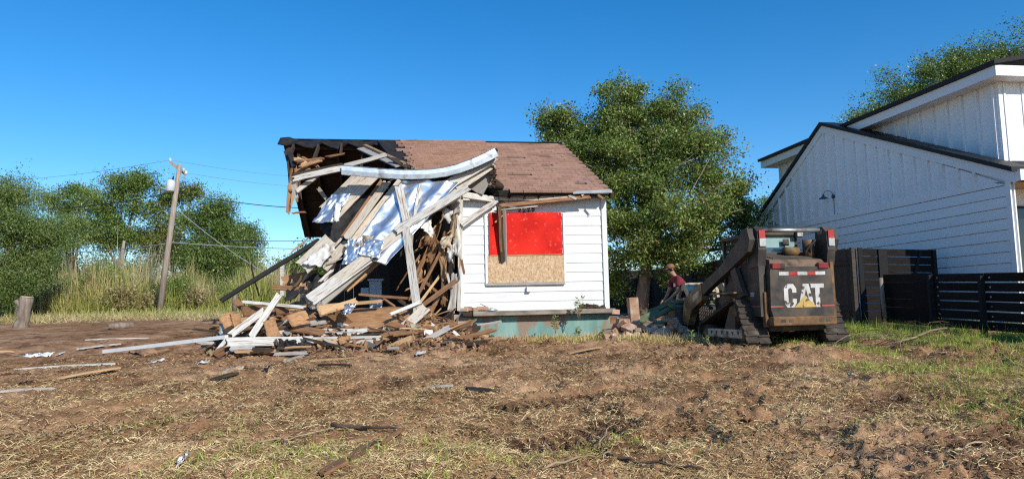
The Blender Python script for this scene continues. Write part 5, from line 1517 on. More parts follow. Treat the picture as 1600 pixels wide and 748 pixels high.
# lift arms
for sgn in (-1, 1):
    xa, xb = (-.86, -.74) if sgn < 0 else (.74, .86)
    arm = lp('lift_arm', MB().prism([(.02, 1.90), (.10, 2.10), (.24, 2.10), (.42, 1.92), (1.15, 1.50), (2.2, 1.12), (2.72, .90), (2.85, .45), (2.66, .42), (2.48, .74), (1.6, 1.12), (.70, 1.46), (.10, 1.70)], xa, xb, 'x'), MGREY)
    lp('arm_knee', MB().prism([(1.95, 1.235), (2.22, 1.14), (2.76, .92), (2.90, .42), (2.62, .40), (2.42, .70), (1.92, .90)], xa - .012, xb + .012, 'x'), YEL, arm)
    lp('knee_window', MB().prism([(2.05, 1.10), (2.44, .95), (2.42, .82), (2.06, .95)], xa - .016, xa - .013, 'x'), CREAM, arm)
    xc = (xa + xb) / 2
    lp('lift_cylinder', MB().tube([(xc * .86, .42, .95), (xc * .86, .95, 1.25)], .05, 12).tube([(xc * .86, .95, 1.25), (xc * .86, 1.6, 1.5)], .03, 10), MBLK, arm)
    lp('link_arm', MB().prism([(.35, .95), (.55, .90), (.80, 1.40), (.62, 1.46)], xa + .02, xb - .02, 'x'), MGREY, arm)
# cab
cabp = lp('cab_frame', MB().box(-.44, .44, .58, .66, 1.64, 1.72), MBLK)
for xx in (-.41, .41):
    for yy in (.62, 1.74):
        lp('cab_post', MB().box(xx - .03, xx + .03, yy + .021, yy + .08, 1.0, 2.018), MBLK, cabp)
lp('cab_roof', MB().bbox(-.47, .47, .56, 1.84, 2.02, 2.09, .02), MBLK, cabp)
lp('rear_window', MB().box(-.375, .375, .63, .645, 1.72, 2.02), CABG, cabp)
lp('seat', MB().bbox(-.22, .22, .85, .97, 1.2, 1.75, .04), MBLK, cabp)
for sgn in (-1, 1):
    x = -.415 if sgn < 0 else .415
    for k in range(9): lp('screen_bar', MB().box(x - .006, x + .006, .69, 1.695, 1.34 + k * .075, 1.352 + k * .075), MBLK, cabp)
    for k in range(10): lp('screen_bar', MB().box(x - .005, x + .005, .76 + k * .1, .772 + k * .1, 1.25, 2.015), MBLK, cabp)
    lp('work_light', MB().bbox(x - .07, x + .07, .50, .57, 1.99, 2.10, .015), MBLK, cabp)
    lp('lamp_lens', MB().bbox(x - .058, x + .058, .488, .502, 2.00, 2.09, .01), WREF, cabp)
lp('cab_mirror', MB().bbox(.10, .22, .55, .57, 1.84, 1.96, .008), MBLK, cabp)
lp('hydraulic_hose', MB().tube([(.45, .3, 1.6), (.42, .22, 1.78), (.50, .18, 1.9), (.60, .20, 1.88), (.64, .28, 1.7)], .022, 8), MBLK)
lp('hydraulic_hose', MB().tube([(.38, .34, 1.6), (.36, .26, 1.72), (.44, .2, 1.84), (.55, .22, 1.83), (.6, .3, 1.65)], .022, 8), MBLK)
lp('air_cleaner', MB().tube([(.05, .46, 1.72), (.32, .46, 1.72)], .085, 16), YEL)
lp('air_cleaner', MB().tube([(.46, .34, 1.62), (.46, .34, 1.92)], .10, 16), RUST)
# number on the left side plate
gm = glyph('287', .10, .002); gm.materials.append(LETTER)
put('number_decal', gm, None, ld, TM @ Matrix.Translation((-.724, .34, .93)) @ Matrix.Rotation(R(-90), 4, 'Z') @ Matrix.Rotation(R(90), 4, 'X'))
lp('red_line', MB().box(-.7235, -.7205, .03, .55, .745, .765), REDL)
# bucket with grapple
bk = lp('bucket', MB().prism([(3.0, .75), (3.06, .78), (3.03, .20), (3.85, .12), (3.87, .08), (2.98, .10)], -.97, .97, 'x').prism([(2.98, .10), (3.85, .10), (3.2, .80), (2.98, .80)], -.985, -.971, 'x').prism([(2.98, .10), (3.85, .10), (3.2, .80), (2.98, .80)], .971, .985, 'x'), MBLK)
lp('coupler', MB().bbox(-.55, .55, 2.80, 2.975, .18, .70, .02), MBLK)
for x in (-.62, .02, .25, .84):
    lp('grapple_tine', MB().prism([(2.95, .72), (3.02, 1.12), (3.18, 1.26), (3.42, 1.26), (3.62, 1.08), (3.72, .80), (3.60, .92), (3.44, 1.10), (3.24, 1.12), (3.12, 1.00), (3.07, .72)], x - .03, x + .03, 'x'), CREAM, bk)
lp('grapple_plate', MB().prism([(3.02, 1.08), (3.2, 1.28), (3.42, 1.28), (3.42, 1.24), (3.22, 1.24), (3.06, 1.06)], -.64, .0, 'x'), CREAM, bk)
lp('grapple_bar', MB().tube([(-.87, 3.02, .92), (.87, 3.02, .92)], .04, 10), STEEL, bk)

# ================================================================== green boards being loaded
GREENB = material('dark green painted board', (.075, .105, .045), (.14, .17, .085), 4, GRAIN, .7, .25, rand=.2, dirt=(.24, .22, .17), dscale=3, dlo=.55, dhi=.68)
for a, b, w, lab in [((1003, 492, 15.3), (1056, 468, 15.5), .13, 'dark green board held in the hands of the man'), ((1012, 500, 15.0), (1062, 474, 15.4), .11, 'dark green board lying just under the held one'),
                     ((998, 502, 14.9), (1030, 484, 15.3), .16, 'short green board end behind the brick pile'), ((1050, 472, 15.3), (1112, 470, 15.7), .10, 'pale edged green board lying across the loader bucket'),
                     ((1046, 478, 15.2), (1128, 474, 15.8), .16, 'wide green board in the loader bucket'), ((1022, 506, 14.9), (1052, 500, 15.0), .10, 'green board scrap among the bricks')]:
    loose('board', a, b, w, GREENB, lab, 'board', n=(0, -.6, .8))
# ================================================================== trees
def leaf_mat(name, c1, c2, isl=.4, tr=.3, rough=.38):
    return material(name, c1, c2, .45, (1, 1, 1), rough, 0, island=isl, rand=0, trans=tr, world=True, spec=.4)
LF_ELM = leaf_mat('elm leaves', (.135, .205, .042), (.250, .315, .075))
LF_DARK = leaf_mat('dark leaves', (.095, .160, .036), (.185, .250, .060))
LF_BRIGHT = leaf_mat('bright leaves', (.150, .230, .045), (.260, .335, .080))
LF_FEATH = leaf_mat('feathery leaves', (.140, .210, .050), (.240, .310, .090))
LF_AUT = leaf_mat('turning leaves', (.15, .155, .04), (.28, .19, .06))
LF_DRY = leaf_mat('dry leaves', (.30, .22, .10), (.42, .33, .17))

def leaves_mesh(P, size, rng, narrow=.5, hang=0.0):
    n = len(P)
    d = rng.normal(size=(n, 3)); d[:, 2] -= hang; d /= np.linalg.norm(d, axis=1)[:, None]
    r = rng.normal(size=(n, 3)); s = np.cross(d, r); s /= np.linalg.norm(s, axis=1)[:, None] + 1e-9
    nrm = np.cross(d, s)
    L = size * rng.uniform(.6, 1.35, n)[:, None]; w = L * narrow
    c = P
    V = np.stack([c, c + d * L * .45 + s * w * .5 + nrm * L * .08, c + d * L, c + d * L * .45 - s * w * .5 + nrm * L * .08], 1)
    F = np.arange(n * 4).reshape(n, 4)
    return np_mesh('leaves', V.reshape(-1, 3), F)

def tree(name, label, base_px, Y, blobs, n_twig, per, leaf, mat, seed, trunk_r=.16, cat='tree', gap=.44, gsc=1.1, spread=.2, narrow=.5, depth=.8, hang=0, group=None, trunk_mat=None, second=None, baseY=None, shell=.55, limbs=True, ground_z=None, spray=1.0, bscale=.84):
    rng = np.random.default_rng(seed); r_ = random.Random(seed)
    base = at(base_px[0], base_px[1], baseY or Y)
    base.z = g(base.x, base.y) - .05 if ground_z is None else ground_z
    t = thing(name, label, cat, Matrix.Translation(base), group)
    cs = []
    for bx, by, rx, ry, *dz in blobs:
        c = at(bx, by, Y + (dz[0] if dz else 0)); k = Y / FPX
        cs.append((c, rx * k * bscale, ry * k * bscale, (rx + ry) / 2 * k * depth * bscale))
    wts = np.array([a[1] * a[2] for a in cs]); wts = wts / wts.sum()
    n_sp = max(8, int(n_twig / 85)); sr = 10.5 * Y / FPX * spray
    pts = []
    for (c, rx, ry, rz), w in zip(cs, wts):
        m = max(4, int(n_sp * w + .5))
        v = rng.normal(size=(m, 3)); v /= np.linalg.norm(v, axis=1)[:, None]
        rad = rng.random(m) ** .40 * rng.uniform(.75, 1.02, m)
        cen_ = v * rad[:, None] * np.array([rx, rz, ry]) + np.array(c)
        for q0, vv in zip(cen_, v):
            k = int(n_twig / n_sp * rng.uniform(.4, 1.6)) + 2
            r1 = sr * rng.uniform(.55, 1.45)
            q = q0 + np.clip(rng.normal(size=(k, 3)), -1.7, 1.7) * np.array([r1, r1, r1 * .6])
            q = q + np.outer(np.clip(rng.normal(size=k), -1.5, 1.5), vv * r1 * .8)
            pts.append(q)
    P = np.concatenate(pts)
    P = P[P[:, 2] > base.z + .15]
    if len(P) > n_twig: P = P[rng.permutation(len(P))[:n_twig]]
    sp = spread * rng.uniform(.5, 1.4, len(P))
    Q = np.repeat(P, per, 0) + np.clip(rng.normal(size=(len(P) * per, 3)), -1.6, 1.6) * np.repeat(sp, per)[:, None] * np.array([1, 1, .75])
    if second is not None:
        k = rng.random(len(P)) < second[1]; kk = np.repeat(k, per)
        put('crown', leaves_mesh(Q[kk], leaf, rng, narrow, hang), second[0], t)
        Q = Q[~kk]
    put('crown', leaves_mesh(Q, leaf, rng, narrow, hang), mat, t)
    # trunk and limbs
    tm = trunk_mat or BARK
    top = max(cs, key=lambda a: a[0].z)[0]
    cen = sum((a[0] for a in cs), Vector((0, 0, 0))) / len(cs)
    fork = base.lerp(cen, .5); fork.z = base.z + (cen.z - base.z) * .55
    mb = MB()
    mb.tube([base, base.lerp(fork, .33) + Vector((r_.gauss(0, .06), 0, 0)), base.lerp(fork, .66) + Vector((r_.gauss(0, .08), 0, 0)), fork, fork.lerp(top, .5), top], [trunk_r * k for k in (1.25, 1, .9, .75, .45, .12)], 10)
    put('trunk', mb.mesh(), tm, t)
    if limbs:
        mb = MB()
        for c, rx, ry, rz in cs:
            st = base.lerp(fork, r_.uniform(.6, 1.0)); mid = st.lerp(c, .5) + Vector((r_.gauss(0, .2), r_.gauss(0, .2), r_.uniform(0, .3)))
            mb.tube([st, mid, c], [trunk_r * .45, trunk_r * .3, trunk_r * .12], 7)
            for k in range(7):
                e = c + Vector((r_.gauss(0, .5) * rx, r_.gauss(0, .5) * rz, r_.gauss(.1, .5) * ry)); f = mid.lerp(c, r_.uniform(.2, 1))
                mb.tube([f, f.lerp(e, .5) + Vector((0, 0, r_.gauss(.05, .1))), e], [trunk_r * .14, trunk_r * .09, trunk_r * .03], 5)
        put('limbs', mb.mesh(), tm, t)
    return t

# big elm between the two houses
tree('elm_tree', 'large leafy green tree between the torn house and the white house', (1000, 500), 26.0,
     [(1000, 185, 85, 55), (960, 170, 50, 45, -.6), (1055, 190, 55, 50), (885, 205, 48, 45), (860, 185, 22, 20), (920, 250, 60, 60), (1010, 270, 95, 75, -1), (1100, 255, 62, 60), (1135, 310, 52, 55), (1060, 340, 90, 70, -1.5),
      (975, 350, 70, 70, -1), (1155, 350, 36, 36), (1110, 380, 60, 40, -1), (1040, 405, 70, 40, -1), (960, 415, 34, 45), (1180, 385, 30, 30, .5), (985, 150, 36, 20), (1000, 228, 85, 40, -.8), (1065, 228, 60, 42, -.5), (935, 225, 46, 40, -.5), (1110, 300, 50, 50, -1), (930, 310, 40, 60, -.5)], 19000, 8, .102, LF_ELM, 21, .24, bscale=.97, spread=.16, spray=1.05, second=(LF_AUT, .10))
put_t = None
tree('elm_tree', 'dense dark tree rising behind the roof of the white house', (1500, 470), 34.0,
     [(1480, 130, 62, 50), (1420, 150, 48, 42), (1545, 105, 50, 42), (1375, 178, 32, 26), (1500, 95, 34, 28), (1590, 100, 52, 46), (1640, 110, 60, 55), (1450, 190, 80, 40), (1560, 160, 80, 50), (1362, 188, 26, 18), (1345, 196, 16, 10)],
     13000, 8, .10, LF_DARK, 22, .3, bscale=.98, gap=.42, spread=.20, second=(LF_BRIGHT, .3))
tree('small_tree', 'small tree showing at the left end of the white house', (1196, 480), 36.0, [(1198, 322, 14, 24), (1180, 410, 24, 34), (1205, 350, 14, 26)], 700, 7, .12, LF_ELM, 23, .1)

# tree line on the left
tree('feathery_tree', 'soft feathery green tree at the left picture edge', (30, 490), 33.0,
     [(35, 360, 62, 55), (-20, 330, 60, 48), (60, 410, 48, 52), (5, 440, 75, 55), (75, 360, 34, 42), (20, 310, 36, 28), (-50, 400, 60, 80)], 12000, 9, .11, LF_FEATH, 24, .14, narrow=.28, gap=.40, spread=.19, hang=.4)
tree('snag_tree', 'sparse tree with a bare broken bough at the top left', (15, 480), 40.0, [(12, 285, 16, 13), (30, 300, 18, 8), (0, 300, 24, 14)], 260, 6, .12, LF_DARK, 25, .16)
tree('leafy_tree', 'loose dark green tree right of the feathery tree', (115, 485), 50.0,
     [(105, 320, 38, 26), (75, 320, 24, 20), (120, 350, 34, 34), (95, 370, 42, 42), (140, 320, 24, 22), (125, 300, 16, 10)], 3000, 8, .125, LF_BRIGHT, 26, .14, bscale=.76, gap=.43, spread=.22)
tree('leafy_tree', 'tall open tree with bunched leaves left of the utility pole', (185, 485), 47.0,
     [(190, 300, 28, 18), (215, 290, 24, 14), (160, 320, 28, 24), (175, 345, 38, 32), (215, 325, 30, 28), (200, 370, 48, 40), (150, 370, 30, 40), (185, 285, 12, 8), (222, 283, 13, 8)], 3600, 8, .135, LF_BRIGHT, 27, .12, bscale=.74, gap=.47, gsc=.9, spread=.22, second=(LF_DARK, .4))
tree('leafy_tree', 'open tree with yellowing leaf tips behind the utility pole', (270, 485), 48.0,
     [(288, 306, 22, 14), (262, 310, 18, 18), (250, 340, 30, 28), (270, 350, 38, 34), (240, 385, 40, 38), (300, 300, 12, 8), (275, 400, 34, 40)], 2900, 8, .135, LF_BRIGHT, 28, .12, bscale=.74, gap=.48, gsc=.9, spread=.22, second=(LF_AUT, .35))
tree('dense_tree', 'dense round dark green tree right of the utility pole', (335, 488), 45.0,
     [(330, 390, 52, 52), (310, 350, 34, 30), (350, 355, 34, 34), (300, 420, 38, 50), (360, 410, 36, 56), (325, 450, 50, 36), (335, 330, 18, 16), (345, 322, 10, 12)], 7000, 8, .12, LF_DARK, 29, .14, bscale=.80, gap=.38, spread=.27, second=(LF_BRIGHT, .35))
tree('dense_tree', 'narrow upright tree at the right end of the tree line', (383, 488), 54.0, [(383, 385, 16, 28), (383, 362, 9, 12), (385, 415, 24, 36), (395, 440, 24, 26)], 2400, 8, .15, LF_DARK, 30, .1, gap=.36, spread=.25)
tree('dense_tree', 'far dark bush behind the collapsed house end', (462, 470), 58.0, [(470, 425, 26, 16), (450, 420, 18, 14), (490, 395, 16, 18), (500, 420, 30, 20)], 1500, 8, .2, LF_DARK, 31, .1, gap=.36, spread=.35)
tree('dense_tree', 'dark backdrop tree deep in the middle of the tree line', (230, 490), 58.0, [(200, 448, 95, 34), (110, 444, 80, 36), (300, 448, 75, 34), (10, 440, 80, 40), (60, 420, 60, 40), (205, 420, 100, 22), (110, 416, 60, 22), (300, 422, 55, 24)], 8000, 8, .14, LF_DARK, 32, .14, gap=.36, spread=.4)

# bare shrub, grey
GREYTW = material('bare grey twigs', (.26, .22, .18), (.38, .33, .28), 5, (1, 1, 1), .9, 0, rand=.1)
def bare_shrub(px, py, Y, w, h, n, label, seed, mat=GREYTW, name='bare_shrub'):
    r = random.Random(seed); base = at(px, py, Y); base.z = g(base.x, base.y)
    t = thing(name, label, 'shrub', Matrix.Translation(base)); mb = MB()
    for i in range(n):
        top = base + Vector((r.gauss(0, w / 2), r.gauss(0, w / 3), h * r.uniform(.5, 1)))
        mid = base.lerp(top, .5) + Vector((r.gauss(0, .15), 0, .1))
        mb.tube([base + Vector((r.gauss(0, .1), 0, 0)), mid, top], [.03, .02, .007], 5)
        for k in range(5):
            a = mid.lerp(top, r.random()); b = a + Vector((r.gauss(0, .3), r.gauss(0, .3), r.uniform(.1, .5)))
            mb.tube([a, b], [.012, .005], 4)
    put('twigs', mb.mesh(), mat, t)
bare_shrub(418, 470, 46, 1.7, 3.1, 60, 'grey leafless shrub between the tree line and the collapsed house', 51)
bare_shrub(228, 470, 44, 1.6, 5.2, 16, 'thin leafless stems showing through the tree behind the pole', 52)
bare_shrub(188, 470, 42, .8, 3.6, 7, 'pale dead stems standing before the tree line left of the pole', 53)
# snag bough
put('dead_bough', MB().tube([at(12, 300, 39), at(28, 298, 39), at(40, 306, 39), at(52, 313, 39)], [.16, .13, .10, .05], 8).mesh(), GREYTW, None, label='bare broken grey bough above the feathery tree', cat='bough')

# ================================================================== weeds before the tree line
TALLG = material('tall dry grass', (.46, .37, .15), (.66, .55, .28), .4, (1, 1, 1), .8, 0, island=.35, rand=0, trans=.3, world=True)
TALLY = material('tall yellow green grass', (.30, .34, .07), (.50, .50, .15), .4, (1, 1, 1), .7, 0, island=.35, rand=0, trans=.35, world=True)
SHRUB = leaf_mat('weed foliage', (.16, .24, .045), (.29, .36, .095), .35, .35)
def meadow(name, n, x0, x1, Y0, Y1, hmean, hsd, mat, label, wid=(.02, .04), tilt=(62, 89), seed=1, msc=.45, thr=.45, hfun=None):
    rg = np.random.default_rng(seed)
    px = rg.uniform(x0, x1, n * 3); Y = rg.uniform(Y0, Y1, n * 3); x = (px - 800) / FPX * Y
    k = fbm(x, Y, msc, seed, 2) > thr; x, Y, px = x[k][:n], Y[k][:n], px[k][:n]
    h = np.abs(rg.normal(hmean, hsd, len(x))) * (.6 + .8 * fbm(x, Y, .5, seed + 7, 2))
    if hfun is not None: h = h * hfun(px)
    blades(name, x, Y, h, rg.uniform(*wid, len(x)), tilt[0], tilt[1], mat, label, seg=3, droop=.6)
hf = lambda px: np.interp(px, [-60, 60, 110, 200, 300, 335, 360, 400, 450], [.5, .6, .9, 1.1, .9, .6, .8, 1.15, .8])
meadow('tall_dry_grass', 8600, -200, 455, 35.5, 42, 2.7, .7, TALLG, 'tall dry yellow grass before the tree line', wid=(.016, .034), seed=61, hfun=hf)
meadow('tall_green_grass', 13000, -200, 455, 35, 42, 1.75, .45, TALLY, 'tall yellow green grass before the tree line', wid=(.018, .036), tilt=(50, 88), seed=62, thr=.40, hfun=hf)
meadow('low_dry_grass', 11500, -200, 420, 26.0, 36, .34, .12, TALLG, 'flattened straw coloured grass at the edge of the dirt lot', wid=(.014, .03), tilt=(10, 75), seed=63, thr=.36)
meadow('low_green_grass', 3500, -60, 420, 29, 36, .42, .12, TALLY, 'low green grass at the edge of the dirt lot', wid=(.014, .03), tilt=(20, 80), seed=64, thr=.5)
shr = [(105, 462, 60, 22, 'broad bright green weed bush at the left before the tree line'), (160, 440, 40, 22, 'pale green weed bush below the tall open tree'), (222, 468, 26, 20, 'green weed bush left of the pole foot'),
       (285, 455, 34, 30, 'green weed bush right of the pole foot'), (340, 468, 30, 14, 'low green weed bush before the dense round tree'), (60, 480, 40, 14, 'low weed bush beside the sawn stump'),
       (395, 465, 30, 18, 'yellow green weed bush left of the collapsed house'), (20, 465, 50, 30, 'green weed bush at the left picture edge')]
for i, (px, py, rx, ry, lab) in enumerate(shr):
    tree('weed_bush', lab, (px, 490), 37 + (i % 3) * .7, [(px, py, rx, ry), (px - rx * .5, py + ry * .4, rx * .6, ry * .6), (px + rx * .5, py + ry * .3, rx * .6, ry * .7)], 1500, 7, .13, SHRUB, 70 + i, .02, cat='bush', gap=.40, spread=.17, narrow=.35)
tree('weed_bush', 'withered tan weed left of the utility pole', (190, 488), 35.5, [(188, 462, 12, 20), (196, 475, 12, 14)], 260, 7, .15, LF_DRY, 81, .02, cat='bush', gap=.40, spread=.15)
tree('weed_bush', 'withered tan weed right of the utility pole', (312, 488), 35.5, [(308, 470, 14, 16), (232, 474, 12, 12)], 240, 7, .15, LF_DRY, 82, .02, cat='bush', gap=.40, spread=.15)

# ================================================================== utility pole and wires
POLEW = material('weathered pole wood', (.26, .20, .15), (.40, .33, .27), 6, (3, 3, .2), .9, .3, rand=0)
PB, PT = at(248, 490, 34), at(281, 257, 34)
pole = thing('utility_pole', 'leaning wooden utility pole with a grey transformer can', 'utility pole', Matrix.Translation(PB))
put('pole', MB().tube([PB - Vector((0, 0, .3)), PB.lerp(PT, .5), PT], [.15, .13, .10], 14).mesh(), POLEW, pole)
put('crossarm', MB().beam(at(265, 253, 33.9), at(290, 272, 34.2), .13, .11, (0, -1, 0)).mesh(), POLEW, pole)
can = put('transformer', MB().tube([at(266, 299, 33.7), at(266, 298, 33.7), at(267, 284, 33.7), at(267.3, 281, 33.7)], [.17, .195, .195, .13], 18).mesh(),
          material('grey transformer enamel', (.55, .58, .60), (.62, .65, .67), 3, (1, 1, 1), .4, 0, rand=0), pole)
put('bushing', MB().tube([at(270, 281, 33.7), at(271, 275, 33.7)], [.05, .03], 8).mesh(), W['dark'], can)
for px, py in ((266, 250), (287, 266), (291, 270)):
    put('insulator', MB().tube([at(px, py + 3, 33.9), at(px, py + 1, 33.9), at(px, py - 3, 33.9)], [.04, .07, .04], 8).mesh(), PLASTER, pole)
put('fuse_holder', MB().beam(at(289, 272, 39.8), at(287, 280, 39.8), .07, .06).mesh(), GALV, pole)
WIRE = material('dark wire', (.03, .03, .035), None, 5, (1, 1, 1), .6, 0, rand=0)
PWIRE = material('pale wire', (.30, .31, .33), None, 5, (1, 1, 1), .5, 0, rand=0)
def wire(a, b, sag, r, mat, label):
    p, q = at(*a), at(*b)
    pts = [p.lerp(q, k / 16) - Vector((0, 0, sag * 4 * (k / 16) * (1 - k / 16))) for k in range(17)]
    put('power_line', MB().tube(pts, r, 5).mesh(), mat, None, label=label, cat='wire')
wire((274, 300, 34.0), (520, 325, 46), .25, .024, WIRE, 'thick dark cable running right from the pole below the transformer')
wire((274, 300, 34.0), (-40, 325, 44), .4, .02, WIRE, 'dark cable running left from the pole through the tree tops')
wire((290, 270, 34.0), (520, 290, 70), .3, .010, PWIRE, 'thin pale wire running right from the right end of the crossarm')
wire((266, 250, 34.0), (520, 276, 70), .3, .010, PWIRE, 'thin pale wire running right from the left end of the crossarm')
wire((266, 250, 34.0), (-60, 280, 60), .4, .010, PWIRE, 'thin pale wire running left from the crossarm')
wire((262, 378, 34.0), (560, 388, 48), .15, .024, PWIRE, 'lower grey cable running right from the pole across the tree tops')
wire((262, 380, 34.0), (60, 392, 44), .2, .028, PWIRE, 'lower grey cable running left from the pole in front of the trees')
wire((262, 374, 34.0), (560, 374, 52), .1, .018, WIRE, 'middle dark cable running right from the pole')
wire((275, 325, 34.0), (412, 425, 34), .15, .018, PWIRE, 'guy wire slanting down to the right of the pole')
for k, py in enumerate((276, 284, 290)):
    wire((1100, py + 8, 55), (1230, py - 6, 55), .1, .012, PWIRE, ('highest', 'middle', 'lowest')[k] + ' of three pale wires left of the white house roof')

# ================================================================== posts, stump, far house
CUT = material('fresh cut wood', (.42, .30, .18), (.55, .42, .28), 12, (1, 1, 1), .85, .2, rand=.05)
SB = gp(34, 512)
st = thing('tree_stump', 'tall sawn tree stump standing at the far left of the lot', 'stump', Matrix.Translation(SB))
k = SB.y / FPX
put('trunk', MB().tube([SB + Vector((0, 0, -.1)), SB + Vector((-.04, 0, 6 * k)), SB + Vector((.05, .02, 14 * k)), SB + Vector((.02, 0, 22 * k)), SB + Vector((.08 , 0, 31 * k)), SB + Vector((.10, 0, 40 * k)), SB + Vector((.14, 0, 47 * k))], [13 * k, 10 * k, 8.4 * k, 9.6 * k, 8.2 * k, 9.8 * k, 9.2 * k], 13).mesh(), BARK, st)
put('cut_face', MB().tube([SB + Vector((.14, 0, 47 * k)), SB + Vector((.145, 0, 48.5 * k))], [8.8 * k, 8.6 * k], 16).mesh(), CUT, st)
put('branch_stub', MB().tube([SB + Vector((-.02, -.02, 34 * k)), SB + Vector((-8 * k, -.05, 40 * k)), SB + Vector((-10 * k, -.05, 42 * k))], [4.5 * k, 3.5 * k, 3 * k], 10).mesh(), BARK, st)
put('wood_post', MB().tube([at(366, 486, 24), at(366.5, 470, 24), at(367, 461, 24), at(367, 459.5, 24)], [.075, .07, .075, .06], 12).mesh(), BARK, None, label='short round wooden post left of the rubble heap', cat='post')
put('white_post', MB().beam(at(441, 462, 30), at(441, 407, 30), .15, .12).mesh(), W['white'], None, label='pale square post standing behind the rubble heap', cat='post')
put('broken_post', MB().tube([at(188, 475, 42.5), at(190, 430, 42.5), at(191, 395, 42.5), at(194, 376, 42.5)], [.15, .13, .11, .07], 10).mesh(), GREYTW, None, label='broken grey tree trunk standing before the tree line', cat='trunk')
put('steel_post', MB().tube([at(405, 462, 26), at(395, 428, 26), at(393, 412, 26)], .03, 8).mesh(), W['dark'], None, label='thin dark leaning rod left of the rubble heap', cat='rod')
FB = at(455, 462, 62); FB.z = g(FB.x, FB.y)
fh = thing('far_house', 'distant low house with a tan roof behind the rubble heap', 'house', Matrix.Translation(FB))
TANR = material('tan far roof', (.30, .19, .13), (.38, .25, .18), 10, (1, 1, 1), .9, .2, rand=0)
rt, rl = at(452, 424, 62), at(415, 442, 62)
z0 = FB.z; hz = rl.z; rz = at(455, 423, 62).z
xl, xr = at(412, 442, 62).x, at(505, 442, 62).x
put('wall', MB().box(xl + .5, xr - .5, 62.2, 69.8, z0 - .2, hz).mesh(), material('far wall', (.45, .40, .34), (.5, .45, .4), 3, (1, 1, 1), .9, 0, rand=0), fh)
put('roof', MB().prism([(61.4, hz), (66, rz), (70.6, hz), (70.6, hz + .2), (66, rz + .25), (61.4, hz + .2)], xl, xr, 'x').mesh(), TANR, fh)
put('window', MB().box(xl + 1.4, xl + 2.4, 62.15, 62.19, z0 + .9, z0 + 1.9).mesh(), GLASS, fh)
# ================================================================== man bent over the boards
SKIN = material('sunned skin', (.36, .19, .12), (.42, .23, .15), 6, (1, 1, 1), .55, .05, rand=0)
SHIRT = material('maroon cotton shirt', (.155, .022, .030), (.20, .030, .040), 9, (1, 1, 1), .9, .25, .01, rand=0)
JEANS = material('dark work trousers', (.045, .05, .065), (.075, .08, .10), 12, (1, 1, 1), .9, .2, rand=0)
CAPM = material('brown cap cloth', (.20, .10, .05), (.26, .14, .075), 9, (1, 1, 1), .85, .1, rand=0)
BOOT = material('brown work boot', (.09, .05, .03), (.13, .08, .05), 9, (1, 1, 1), .7, .1, rand=0)
HAIR = material('dark hair', (.03, .022, .018), None, 9, (1, 1, 1), .8, 0, rand=0)
# local frame: the man faces -x, up is z; feet on the soil at the origin
pb = at(1069, 500, 15.9); pb.z = g(pb.x, pb.y) - .08
PM = Matrix.Translation(pb) @ Matrix.Rotation(R(8), 4, 'Z')
man = thing('person', 'man in a maroon shirt and brown cap bent over green boards beside the loader bucket', 'person', PM)

def skin(name, nodes, edges, mat, root, sub=2):
    """nodes: {key: (x, y, z, radius or (rx, ry))}; a skinned chain with smooth joints"""
    keys = list(nodes); m = bpy.data.meshes.new(name)
    m.from_pydata([nodes[k][:3] for k in keys], [(keys.index(a), keys.index(b)) for a, b in edges], [])
    o = put(name, m, mat, man, PM)
    sk = o.modifiers.new('skin', 'SKIN'); sk.use_smooth_shade = True; sk.branch_smoothing = .6
    lay = m.skin_vertices[0].data if m.skin_vertices else None
    if lay is None:
        bm = bmesh.new(); bm.from_mesh(m); bm.verts.layers.skin.verify(); bm.to_mesh(m); bm.free(); lay = m.skin_vertices[0].data
    for i, k in enumerate(keys):
        r = nodes[k][3]; lay[i].radius = r if isinstance(r, tuple) else (r, r); lay[i].use_root = (k == root)
    ss = o.modifiers.new('smooth', 'SUBSURF'); ss.levels = sub; ss.render_levels = sub
    return o
N = dict(pelvis=(.10, 0, .88, .12), waist=(.03, 0, 1.04, .115), chest=(-.09, 0, 1.22, .13), neck0=(-.17, 0, 1.34, .07), neck1=(-.215, 0, 1.40, .052), head0=(-.245, 0, 1.46, .078), head1=(-.265, 0, 1.535, .088), head2=(-.27, 0, 1.59, .06),
         nose=(-.355, 0, 1.485, .014), chin=(-.315, 0, 1.425, .030))
E = [('pelvis', 'waist'), ('waist', 'chest'), ('chest', 'neck0'), ('neck0', 'neck1'), ('neck1', 'head0'), ('head0', 'head1'), ('head1', 'head2'), ('head0', 'chin'), ('head0', 'nose')]
hands = {}
